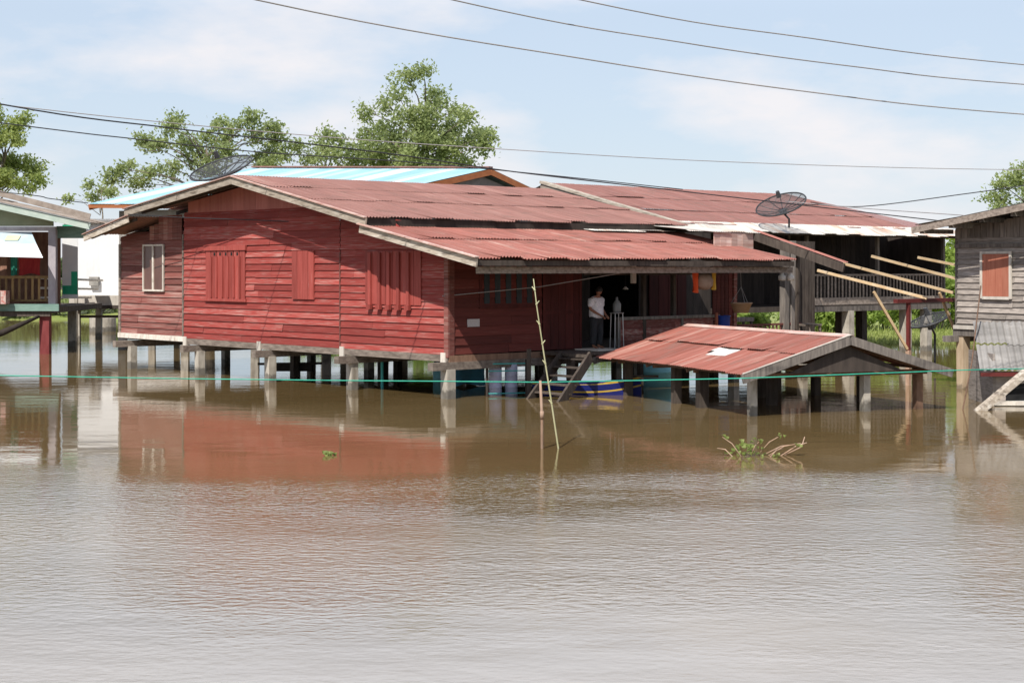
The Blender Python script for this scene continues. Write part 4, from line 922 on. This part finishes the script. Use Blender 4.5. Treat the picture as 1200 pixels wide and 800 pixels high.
cable('topmost of the three long cables, in the upper right sky', [(-300, -230, 20), (680, 0, 28), (950, 45, 30), (1200, 76, 33), (1700, 118, 38)], .012, 'wire_grey')
cable('dark cable entering at the left edge and passing before the round tree', [(-500, 20, 30), (0, 122, 33), (200, 150, 35), (330, 165, 36), (470, 182, 38), (600, 201, 40), (780, 222, 43), (980, 245, 46), (1130, 262, 49)], .016)
cable('thin cable running level behind the tree tops across the right sky', [(-500, 60, 40), (30, 126, 44), (340, 157, 48), (575, 174, 50), (860, 190, 54), (1200, 199, 58), (1700, 200, 64)], .013, 'wire_grey')
cable('thin cable dipping over the blue roof from the left tree', [(-500, 80, 36), (40, 149, 40), (150, 162, 41), (300, 178, 43), (480, 190, 45), (640, 205, 47), (800, 222, 50)], .015)
cable('cable rising from the rear roof to the tree at the right edge', [(950, 237, 54), (1010, 242, 53), (1140, 226, 51), (1300, 204, 49), (1700, 160, 46)], .016)
cable('short cable from the rear roof falling to the grey house eave', [(920, 236, 55), (1010, 244, 52), (1110, 251, 46), (1210, 258, 43)], .013, 'wire_grey')
cable('dark cable sagging over the tin roof of the green house', [(-400, 190, 52), (0, 225, 55), (60, 233, 56), (103, 238, 60)], .017)
cable('dark service cable drooping across the top of the red gable', [(150, 251, 49), (217, 255, 47.4), (300, 258, 45.6), (400, 263, 43.3), (440, 268, 42)], .014)

# ------------------------------------------------------------------ trees and plants
def crown(mb, clumps, leaf_r, per, rg, sub=.42, squash=.75):
    for c, r in clumps:
        nsub = max(6, int(17*(r/1.0)**1.7))
        for _ in range(nsub):
            d = V((rg.gauss(0, 1), rg.gauss(0, 1), rg.gauss(0, 1))); d.normalize()
            rr = r*rg.uniform(.3, 1.0)*(1.35 if rg.random() < .10 else 1); sc = V(c)+V((d.x*rr, d.y*rr, d.z*rr*squash))
            hue = max(0, min(1, rg.gauss(.5, .18)))
            for _ in range(per):
                p = sc+V((rg.gauss(0, sub*.5), rg.gauss(0, sub*.5), rg.gauss(0, sub*.38)))
                n = V((rg.gauss(0, .8), rg.gauss(0, .8), rg.uniform(.1, 1.2))).normalized()
                t = n.orthogonal().normalized(); t = Quaternion(n, rg.uniform(0, 6.28)) @ t; s_ = n.cross(t)
                l = leaf_r*rg.uniform(.7, 1.35); w_ = l*.5
                mb.add([p-t*l, p+s_*w_-n*.1*l, p+t*l, p-s_*w_-n*.1*l], [(0, 1, 2, 3)], max(0, min(1, hue+rg.gauss(0, .17))))
def tree(name, label, base, clumps, mat, leaf_r=.15, per=30, trunk_r=.22, fork=.45, seed=0, group=None, sub=.42):
    rg = random.Random(seed); base = V(base)
    root = thing(name, label, 'tree', WF, base, group)
    top = max(c[2] for c, r in clumps); cx = sum(c[0] for c, r in clumps)/len(clumps)
    fk = V((base.x+(cx-base.x)*.3, base.y, base.z+(top-base.z)*fork))
    b = MB(); hi = V((cx+.2, base.y, base.z+(top-base.z)*.85))
    b.tube([base-V((0, 0, .5)), base.lerp(fk, .5)+V((rg.uniform(-.15, .15), 0, 0)), fk, fk.lerp(hi, .5)+V((rg.uniform(-.3, .3), 0, 0)), hi], [trunk_r*1.25, trunk_r, trunk_r*.8, trunk_r*.45, trunk_r*.15], 8)
    b.build('trunk', M['bark'], root, True)
    b = MB()
    for c, r in clumps:
        c = V(c); k = max(.05, min(1, (c.z-fk.z)/(hi.z-fk.z)*.65)); st_ = fk.lerp(hi, k) if c.z > fk.z else base.lerp(fk, .8)
        mid = st_.lerp(c, .55)+V((rg.uniform(-.2, .2), rg.uniform(-.2, .2), rg.uniform(.0, .4)))
        b.tube([st_, mid, c], [trunk_r*.24, trunk_r*.13, trunk_r*.04], 5)
        for _ in range(3):
            e = c+V((rg.uniform(-1, 1), rg.uniform(-1, 1), rg.uniform(-.6, .8)))*r*.8; b.tube([mid.lerp(c, .7), e], [trunk_r*.09, trunk_r*.03], 4)
    b.build('limb', M['bark'], root, True)
    b = MB(); crown(b, clumps, leaf_r, per, rg, sub); b.build('crown', M[mat], root)
    return root
def cl_(Y, L, seed, dy=1.6):
    rg = random.Random(seed); out = []
    for u, v, r in L:
        p = at(u, v, Y); p.y += rg.uniform(-dy, dy); out.append((p, r*Y/1900))
    return out
# photo-sized clumps at real distance, radius in metres after scaling
TA = cl_(84, [(480, 96, 17), (505, 107, 15), (466, 112, 13), (497, 84, 9), (512, 122, 10), (455, 125, 12), (430, 130, 11), (452, 150, 20), (480, 135, 12), (505, 140, 20), (525, 150, 18), (435, 160, 18), (470, 168, 24), (500, 172, 26), (530, 168, 22), (550, 165, 15), (565, 172, 12), (560, 155, 9), (540, 190, 20), (515, 195, 20), (485, 196, 24), (450, 190, 24), (425, 180, 16), (410, 192, 18), (571, 160, 6), (535, 130, 9), (545, 142, 10), (505, 165, 24), (470, 185, 24), (525, 185, 22), (440, 175, 20), (490, 150, 18)], 1)
tree('leafy_tree', 'tallest tree, rising behind the ridge of the blue roof', (at(492, 390, 84).x, 84, .4), TA, 'leaf_mid', .105, 44, .26, seed=1, sub=.50)
TC = cl_(82, [(350, 172, 9), (362, 185, 14), (385, 158, 12), (378, 175, 14), (398, 165, 12), (392, 185, 16), (338, 186, 10), (410, 175, 11), (370, 196, 14)], 3)
tree('leafy_tree', 'low airy tree between the tallest tree and the wide one, peeking over the blue roof', (at(382, 390, 82).x, 82, .4), TC, 'leaf_mid', .10, 38, .16, seed=3, sub=.46)
TB = cl_(80, [(160, 160, 8), (172, 168, 12), (190, 175, 14), (205, 150, 10), (210, 165, 16), (225, 180, 18), (195, 195, 16), (175, 205, 14), (240, 160, 8), (256, 148, 9), (262, 165, 10), (270, 180, 16), (285, 150, 12), (297, 138, 10), (300, 160, 15), (315, 172, 12), (300, 185, 18), (325, 160, 7), (245, 195, 20), (320, 190, 12), (150, 200, 10), (142, 210, 8), (165, 215, 12), (208, 142, 6), (320, 150, 5)], 2)
tree('leafy_tree', 'wide tree with several thin tops behind the large satellite dish', (at(245, 392, 80).x, 80, .4), TB, 'leaf_mid', .105, 42, .22, seed=2, sub=.48)
TE = cl_(98, [(103, 215, 7), (115, 222, 8), (125, 226, 8), (100, 230, 6), (75, 232, 5), (148, 192, 7), (135, 228, 9)], 5)
tree('small_tree', 'thin sprays of a small tree showing over the left end of the blue roof', (at(118, 370, 98).x, 98, .3), TE, 'leaf_mid', .13, 16, .1, seed=5, sub=.35)
TD = cl_(99, [(0, 140, 15), (20, 150, 13), (30, 142, 9), (10, 165, 12), (25, 165, 8), (-15, 160, 20), (0, 190, 18), (20, 192, 16), (38, 200, 14), (12, 210, 18), (-10, 212, 20), (45, 212, 10), (35, 220, 10), (-35, 180, 24), (-40, 210, 24), (-60, 195, 24), (-30, 145, 16)], 4)
tree('leafy_tree', 'yellow green tree at the left edge above the green house roof', (at(-10, 380, 99).x, 99, .3), TD, 'leaf_yellow', .12, 50, .24, seed=4, sub=.5)
TF = cl_(80, [(1180, 214, 11), (1176, 230, 10), (1190, 205, 11), (1200, 200, 11), (1195, 225, 13), (1205, 215, 18), (1225, 205, 18), (1210, 235, 18), (1240, 230, 20), (1178, 240, 7), (1255, 210, 16)], 6)
tree('leafy_tree', 'grey green tree behind the roof of the grey house at the right edge', (at(1205, 400, 80).x, 80, .5), TF, 'leaf_mid', .10, 46, .2, seed=6, sub=.46)
TG = cl_(80, [(1118, 285, 12), (1105, 300, 14), (1122, 305, 12), (1128, 325, 14), (1112, 325, 14), (1100, 340, 14), (1125, 345, 14), (1140, 300, 14), (1145, 330, 16)], 7)
tree('small_tree', 'bushy green tree seen between the veranda and the grey house', (at(1120, 395, 80).x, 80, .5), TG, 'leaf_bush', .14, 30, .12, seed=7, fork=.3)

def bush(label, x, y, w, h, seed, mat='leaf_bush', group='bushes on the far bank'):
    rg = random.Random(seed); z0 = ground_h(x, y)
    root = thing('bush', label, 'bush', WF, (x, y, z0), group)
    cl = [((x+rg.uniform(-.7, .7)*w/2, y+rg.uniform(-.5, .5)*w/2, z0+h*rg.uniform(.2, .72)), rg.uniform(.3, .5)*min(w, h*1.3)*.7) for _ in range(int(6+w*2))]
    b = MB(); crown(b, cl, .11, 30, rg, .34); b.build('foliage', M[mat], root)
    b = MB()
    for c, r in cl[:9]: b.tube([(x+rg.uniform(-.2, .2), y, z0-.1), c], [.04, .012], 5)
    b.build('stem', M['bark'], root)
BU = [('low spreading bush left of the white veranda stilt', 952, 68.5, 2.2, 1.7), ('upright bush just right of the small porch table', 975, 69.5, 1.7, 2.0), ('rounded bush right of the thick veranda stilt', 1018, 69, 1.9, 1.9), ('dense dark bush under the middle of the veranda', 1040, 70, 2.3, 2.3), ('bush between the red steel post and the dark stilt', 1072, 70, 1.9, 2.2), ('bush behind the lowest satellite dish', 1098, 70.5, 2.3, 2.5), ('tall bush beside the stilt of the grey house', 1118, 71, 2.1, 2.6), ('large bush under the floor of the grey house', 1150, 71, 2.8, 2.6)]
for i, (lab, u, Y, w_, h_) in enumerate(BU): Y += 5; bush(lab, (u-600)/1900*Y, Y, w_*1.15, h_*1.2, 100+i)
BL = [('low bush on the far bank under the green house floor', 12, 101, 3, 1.7), ('round bush on the far bank just left of the red stilt', 38, 102, 3, 1.5), ('bush on the far bank between the red stilt and the deck post', 72, 102, 3.4, 1.7), ('wide bush on the far bank behind the concrete ring', 118, 102, 4, 1.8)]
for i, (lab, u, Y, w_, h_) in enumerate(BL): bush(lab, (u-600)/1900*Y, Y, w_, h_, 140+i, 'leaf_mid')
rg = random.Random(77)
for i in range(9):
    x = -13+i*2.9
    if x > 12: break
    bush(['scrubby', 'leafy', 'pale', 'dense', 'ragged', 'drooping', 'rounded', 'spiky', 'bright'][i]+' bush on the bank seen low between the stilts beneath the red house', x, bankline(x)+3.0+rg.uniform(-.5, 1), 2.6, 1.6, 170+i, 'leaf_bush', 'bushes behind the stilts')

b = MB(); rg = random.Random(5)
for _ in range(9000):
    x = rg.uniform(8, 30); y = bankline(x)-1.2+abs(rg.gauss(0, 4.5)); z = max(0, ground_h(x, y)); h = rg.uniform(.12, .40); a = rg.uniform(0, 3.14); w_ = .03; l = V((rg.gauss(0, .14), rg.gauss(0, .14), h)); p = V((x, y, z-.05)); s_ = V((math.cos(a)*w_, math.sin(a)*w_, 0))
    b.add([p-s_, p+s_, p+l*.6+s_*.7, p+l, p+l*.6-s_*.7], [(0, 1, 2, 3, 4)], rg.random())
for _ in range(3500):
    x = rg.uniform(-14, 9); y = bankline(x)-.8+abs(rg.gauss(0, 3)); z = max(0, ground_h(x, y)); h = rg.uniform(.2, .6); a = rg.uniform(0, 3.14); w_ = .04; l = V((rg.gauss(0, .14), rg.gauss(0, .14), h)); p = V((x, y, z-.05)); s_ = V((math.cos(a)*w_, math.sin(a)*w_, 0))
    b.add([p-s_, p+s_, p+l*.6+s_*.7, p+l, p+l*.6-s_*.7], [(0, 1, 2, 3, 4)], rg.random())
g = b.build('bank_grass', M['leaf_grass']); g['kind'] = 'stuff'; g['label'] = 'pale green grass along the far water edge'; g['category'] = 'grass'
b = MB(); rg = random.Random(6); cl = []
for i in range(90):
    x = -150+i*3.4; cl.append(((x, 180+rg.uniform(-8, 8), rg.uniform(1.5, 3.6)), rg.uniform(1.5, 2.6)))
crown(b, cl, .5, 22, rg, 1.1); g = b.build('far_wood', M['leaf_far']); g['kind'] = 'stuff'; g['label'] = 'low line of woods on the far side of the flood'; g['category'] = 'woods'

# ------------------------------------------------------------------ the person
def skinned(joints, edges, mat, name, parent, sub=2, root=0, extra=None, base=None, out_mb=None):
    me = bpy.data.meshes.new(name+'_skin'); me.from_pydata([j[0] for j in joints], edges, [])
    o = bpy.data.objects.new(name+'_skin', me); COL.objects.link(o)
    o.modifiers.new('Skin', 'SKIN'); 
    sv = me.skin_vertices[0].data
    for i, j in enumerate(joints): sv[i].radius = (j[1], j[2] if len(j) > 2 else j[1]); sv[i].use_root = (i == root)
    m_ = o.modifiers.new('Sub', 'SUBSURF'); m_.levels = sub; m_.render_levels = sub
    dg = bpy.context.evaluated_depsgraph_get(); ev = o.evaluated_get(dg); me2 = ev.to_mesh()
    mb = out_mb or MB(); mb.add([v.co.copy() for v in me2.vertices], [tuple(p.vertices) for p in me2.polygons], .5)
    ev.to_mesh_clear(); bpy.data.objects.remove(o); bpy.data.meshes.remove(me)
    return mb
pr = thing('person', 'person in white short sleeved shirt and dark trousers standing atop the steps, looking down', 'person', HF @ Matrix.Translation((4.78, -.30, 1.09)) @ Matrix.Rotation(R(-41.65-48), 4, 'Z'), (0, 0, 0))
# local: x forward, y left, z up
J = [((0, 0, .86), .12, .13), ((.0, 0, 1.02), .115, .13), ((.02, 0, 1.19), .115, .145), ((.045, 0, 1.31), .075, .10), ((.07, 0, 1.375), .048), ((.085, 0, 1.42), .05)]
Ed = [(0, 1), (1, 2), (2, 3), (3, 4), (4, 5)]
def chain(start, L):
    p = start
    for q in L: J.append(q); Ed.append((p, len(J)-1)); p = len(J)-1
    return p
for sg in (1, -1):
    chain(3, [((.03, sg*.155, 1.285), .058), ((-.0, sg*.205, 1.15), .046), ((-.01, sg*.215, 1.03), .040), ((.12, sg*.17, .95), .036), ((.26, sg*.10, .87), .026), ((.31, sg*.085, .845), .030, .020), ((.345, sg*.075, .825), .026, .018)])
    chain(0, [((0, sg*.085, .78), .088), ((.02, sg*.09, .62), .075), ((.025, sg*.09, .46), .056), ((.0, sg*.09, .30), .054), ((-.02, sg*.09, .10), .036), ((.0, sg*.095, .045), .036), ((.09, sg*.105, .028), .034, .026), ((.15, sg*.11, .022), .028, .020)])
body = skinned(J, Ed, None, 'body', pr)
def face():
    mb = body; c = V((.105, 0, 1.50)); tilt = Matrix.Rotation(R(28), 3, 'Y'); vs = []; fs = []; nu, nv = 22, 16
    for j in range(nv+1):
        th = math.pi*j/nv
        for i in range(nu):
            ph = 2*math.pi*i/nu
            x, y, z = math.sin(th)*math.cos(ph), math.sin(th)*math.sin(ph), math.cos(th)
            r = V((x*.092, y*.074, z*.112))
            if z < 0: r.x *= 1-.12*z*z; r.y *= 1-.32*z*z
            if x > .2:
                nz = math.exp(-((y/.17)**2+((z+.12)/.22)**2)); r.x += .020*nz
                ey = math.exp(-(((abs(y)-.38)/.17)**2+((z-.08)/.14)**2)); r.x -= .009*ey
                br = math.exp(-((y/.6)**2+((z-.27)/.1)**2)); r.x += .005*br
                li = math.exp(-((y/.25)**2+((z+.52)/.09)**2)); r.x += .008*li
                ch = math.exp(-((y/.3)**2+((z+.85)/.16)**2)); r.x += .010*ch
            vs.append(c+tilt @ r)
    for j in range(nv):
        for i in range(nu): fs.append((j*nu+i, (j+1)*nu+i, (j+1)*nu+(i+1) % nu, j*nu+(i+1) % nu))
    mb.add(vs, fs, .5)
    for sg in (1, -1):
        mb.lathe([(.003, -.012), (.022, -.009), (.027, .0), (.020, .009), (.004, .006)], c+tilt @ V((-.005, sg*.073, .0)), 12, Matrix.Rotation(R(90), 3, 'X') @ Matrix.Rotation(R(10), 3, 'Z'), .5, 1, 1.5)
    return c, tilt
hc, tl = face()
for sg in (1, -1):
    w0_ = V((.345, sg*.075, .825)); d = V((.9, -sg*.1, -.42)).normalized(); sd = V((0, 1, 0))
    for k, (off, ln) in enumerate(((-.026, .060), (-.009, .070), (.009, .066), (.026, .052))):
        p = w0_+sd*off; body.tube([p-d*.02, p+d*ln*.45, p+d*ln*.8+V((0, 0, -.012)), p+d*ln*.9+V((-.008, 0, -.034))], [.0095, .009, .008, .006], 7, .5)
    p = w0_+V((-.03, -sg*.026, .0)); body.tube([p, p+V((.03, -sg*.02, -.012)), p+V((.055, -sg*.012, -.03))], [.011, .010, .007], 7, .5)
    for k in range(5): q = V((.165, sg*.11+(k-2)*.014, .015)); body.tube([q-V((.02, 0, 0)), q+V((.028-.004*abs(k-1.5), 0, -.002))], [.010, .008], 6, .5)
body.build('body', M['skin'], pr, True)
b = MB()
for sg in (1, -1): b.lathe([(.002, .009), (.008, .005), (.010, 0)], hc+tl @ V((.074, sg*.029, .010)), 10, tl @ Matrix.Rotation(R(90), 3, 'Y'))
b.build('eye', M['eye'], pr, True)
b = MB(); vs = []; fs = []; nu, nv = 24, 12
for j in range(nv+1):
    for i in range(nu):
        ph = 2*math.pi*i/nu; lim = .42+.22*(1-math.cos(ph))/2*1.6; th = math.pi*lim*j/nv
        x, y, z = math.sin(th)*math.cos(ph), math.sin(th)*math.sin(ph), math.cos(th); w_ = 1+.03*math.sin(9*ph+4*th)
        vs.append(hc+tl @ V((x*.103*w_-.006, y*.085*w_, z*.123*w_)))
for j in range(nv):
    for i in range(nu): fs.append((j*nu+i, (j+1)*nu+i, (j+1)*nu+(i+1) % nu, j*nu+(i+1) % nu))
b.add(vs, fs, .5); b.build('hair', M['hair'], pr, True)
J = [((0, 0, .76), .20, .235), ((.005, 0, .90), .19, .225), ((.01, 0, 1.05), .185, .21), ((.02, 0, 1.20), .165, .20), ((.045, 0, 1.315), .090, .115), ((.06, 0, 1.345), .070)]
Ed = [(0, 1), (1, 2), (2, 3), (3, 4), (4, 5)]
for sg in (1, -1): chain(4, [((.03, sg*.16, 1.285), .078), ((.0, sg*.212, 1.15), .076), ((-.008, sg*.222, 1.07), .072)])
skinned(J, Ed, None, 'shirt', pr).build('shirt', M['shirt'], pr, True)
J = [((0, 0, .88), .135, .15), ((0, 0, .80), .14, .16)]; Ed = [(0, 1)]
for sg in (1, -1): chain(1, [((.0, sg*.10, .70), .125), ((.02, sg*.11, .50), .108), ((.01, sg*.115, .30), .100), ((-.01, sg*.115, .12), .092), ((-.01, sg*.115, .09), .085)])
skinned(J, Ed, None, 'trousers', pr).build('trousers', M['trousers'], pr, True)

# ------------------------------------------------------------------ camera, sky, sun
cam = bpy.data.cameras.new('camera'); co = bpy.data.objects.new('camera', cam); COL.objects.link(co)
co.location = (0, 0, HCAM); co.rotation_euler = (R(90), 0, 0); cam.sensor_width = 36; cam.lens = 57; cam.shift_y = -86/1200; cam.clip_end = 4000; cam.clip_start = .1
scene.camera = co
sd = V((.415, 1.038, -1.32)).normalized()
sun = bpy.data.lights.new('sun', 'SUN'); so = bpy.data.objects.new('sun', sun); COL.objects.link(so)
sun.energy = 4.7; sun.angle = R(.55); sun.color = (1, .95, .87); so.rotation_euler = sd.to_track_quat('-Z', 'Y').to_euler()
w = bpy.data.worlds.new('World'); scene.world = w; w.use_nodes = True
N = w.node_tree.nodes; L = w.node_tree.links; bg = N['Background']
sky = N.new('ShaderNodeTexSky'); sky.sky_type = 'NISHITA'; sky.sun_disc = False; sky.sun_elevation = R(51.2); sky.sun_rotation = math.atan2(-.415, -1.038) % (2*math.pi); sky.air_density = 1.15; sky.dust_density = .35; sky.ozone_density = 3.5
tc = N.new('ShaderNodeTexCoord'); mp = N.new('ShaderNodeMapping'); mp.inputs['Scale'].default_value = (5.5, 5.5, 15); mp.inputs['Location'].default_value = (1.3, .4, .2); L.new(tc.outputs['Generated'], mp.inputs[0])
no = N.new('ShaderNodeTexNoise'); no.inputs['Scale'].default_value = 1.0; no.inputs['Detail'].default_value = 7; no.inputs['Roughness'].default_value = .55; L.new(mp.outputs[0], no.inputs['Vector'])
mr = N.new('ShaderNodeMapRange'); mr.inputs['From Min'].default_value = .44; mr.inputs['From Max'].default_value = .64; mr.inputs['To Max'].default_value = .85; mr.inputs['To Min'].default_value = .0; L.new(no.outputs['Fac'], mr.inputs['Value'])
mx = N.new('ShaderNodeMix'); mx.data_type = 'RGBA'; L.new(mr.outputs[0], mx.inputs['Factor']); 
hzc = N.new('ShaderNodeMix'); hzc.data_type = 'RGBA'; sx0 = N.new('ShaderNodeSeparateXYZ'); L.new(tc.outputs['Generated'], sx0.inputs[0])
hf = N.new('ShaderNodeMapRange'); hf.interpolation_type = 'SMOOTHSTEP'; hf.inputs['From Min'].default_value = .18; hf.inputs['From Max'].default_value = .55; hf.inputs['To Min'].default_value = .72; hf.inputs['To Max'].default_value = .10; L.new(sx0.outputs['Z'], hf.inputs['Value']); L.new(hf.outputs[0], hzc.inputs['Factor'])
L.new(sky.outputs[0], hzc.inputs['A']); hzc.inputs['B'].default_value = (5.7, 6.5, 7.75, 1)   # thin moist haze over the whole sky
L.new(hzc.outputs['Result'], mx.inputs['A']); mx.inputs['B'].default_value = (8.0, 7.7, 7.8, 1)
# unseen bright cloud band, added to brighten the sky mirrored in the water
sx = N.new('ShaderNodeSeparateXYZ'); L.new(tc.outputs['Generated'], sx.inputs[0])
hz = N.new('ShaderNodeMapRange'); hz.interpolation_type = 'SMOOTHSTEP'; hz.inputs['From Min'].default_value = .15; hz.inputs['From Max'].default_value = .30; L.new(sx.outputs['Z'], hz.inputs['Value'])
m2 = N.new('ShaderNodeMapping'); m2.inputs['Scale'].default_value = (2.2, 2.2, 4); L.new(tc.outputs['Generated'], m2.inputs[0])
n2 = N.new('ShaderNodeTexNoise'); n2.inputs['Scale'].default_value = 1; n2.inputs['Detail'].default_value = 6; L.new(m2.outputs[0], n2.inputs['Vector'])
r2 = N.new('ShaderNodeMapRange'); r2.inputs['From Min'].default_value = .30; r2.inputs['From Max'].default_value = .50; L.new(n2.outputs['Fac'], r2.inputs['Value'])
hz2 = N.new('ShaderNodeMapRange'); hz2.interpolation_type = 'SMOOTHSTEP'; hz2.inputs['From Min'].default_value = .36; hz2.inputs['From Max'].default_value = .55; hz2.inputs['To Min'].default_value = 1; hz2.inputs['To Max'].default_value = .0; L.new(sx.outputs['Z'], hz2.inputs['Value'])
hm = N.new('ShaderNodeMath'); hm.operation = 'MULTIPLY'; L.new(hz.outputs[0], hm.inputs[0]); L.new(hz2.outputs[0], hm.inputs[1])
hy = N.new('ShaderNodeMapRange'); hy.interpolation_type = 'SMOOTHSTEP'; hy.inputs['From Min'].default_value = .35; hy.inputs['From Max'].default_value = .8; L.new(sx.outputs['Y'], hy.inputs['Value'])   # added band kept to the sky ahead, so it spares the porch shade
hn = N.new('ShaderNodeMath'); hn.operation = 'MULTIPLY'; L.new(hm.outputs[0], hn.inputs[0]); L.new(hy.outputs[0], hn.inputs[1])
mu = N.new('ShaderNodeMath'); mu.operation = 'MULTIPLY'; L.new(hn.outputs[0], mu.inputs[0]); L.new(r2.outputs[0], mu.inputs[1])
mb_ = N.new('ShaderNodeMix'); mb_.data_type = 'RGBA'; L.new(mu.outputs[0], mb_.inputs['Factor']); L.new(mx.outputs['Result'], mb_.inputs['A']); mb_.inputs['B'].default_value = (18.5, 20.2, 23.4, 1)
L.new(mb_.outputs['Result'], bg.inputs['Color']); bg.inputs['Strength'].default_value = .1
scene.view_settings.view_transform = 'Standard'; scene.view_settings.look = 'None'; scene.view_settings.exposure = .25; scene.view_settings.gamma = 1
scene.render.engine = 'CYCLES'; scene.cycles.use_denoising = True; scene.cycles.max_bounces = 8; scene.cycles.transparent_max_bounces = 24
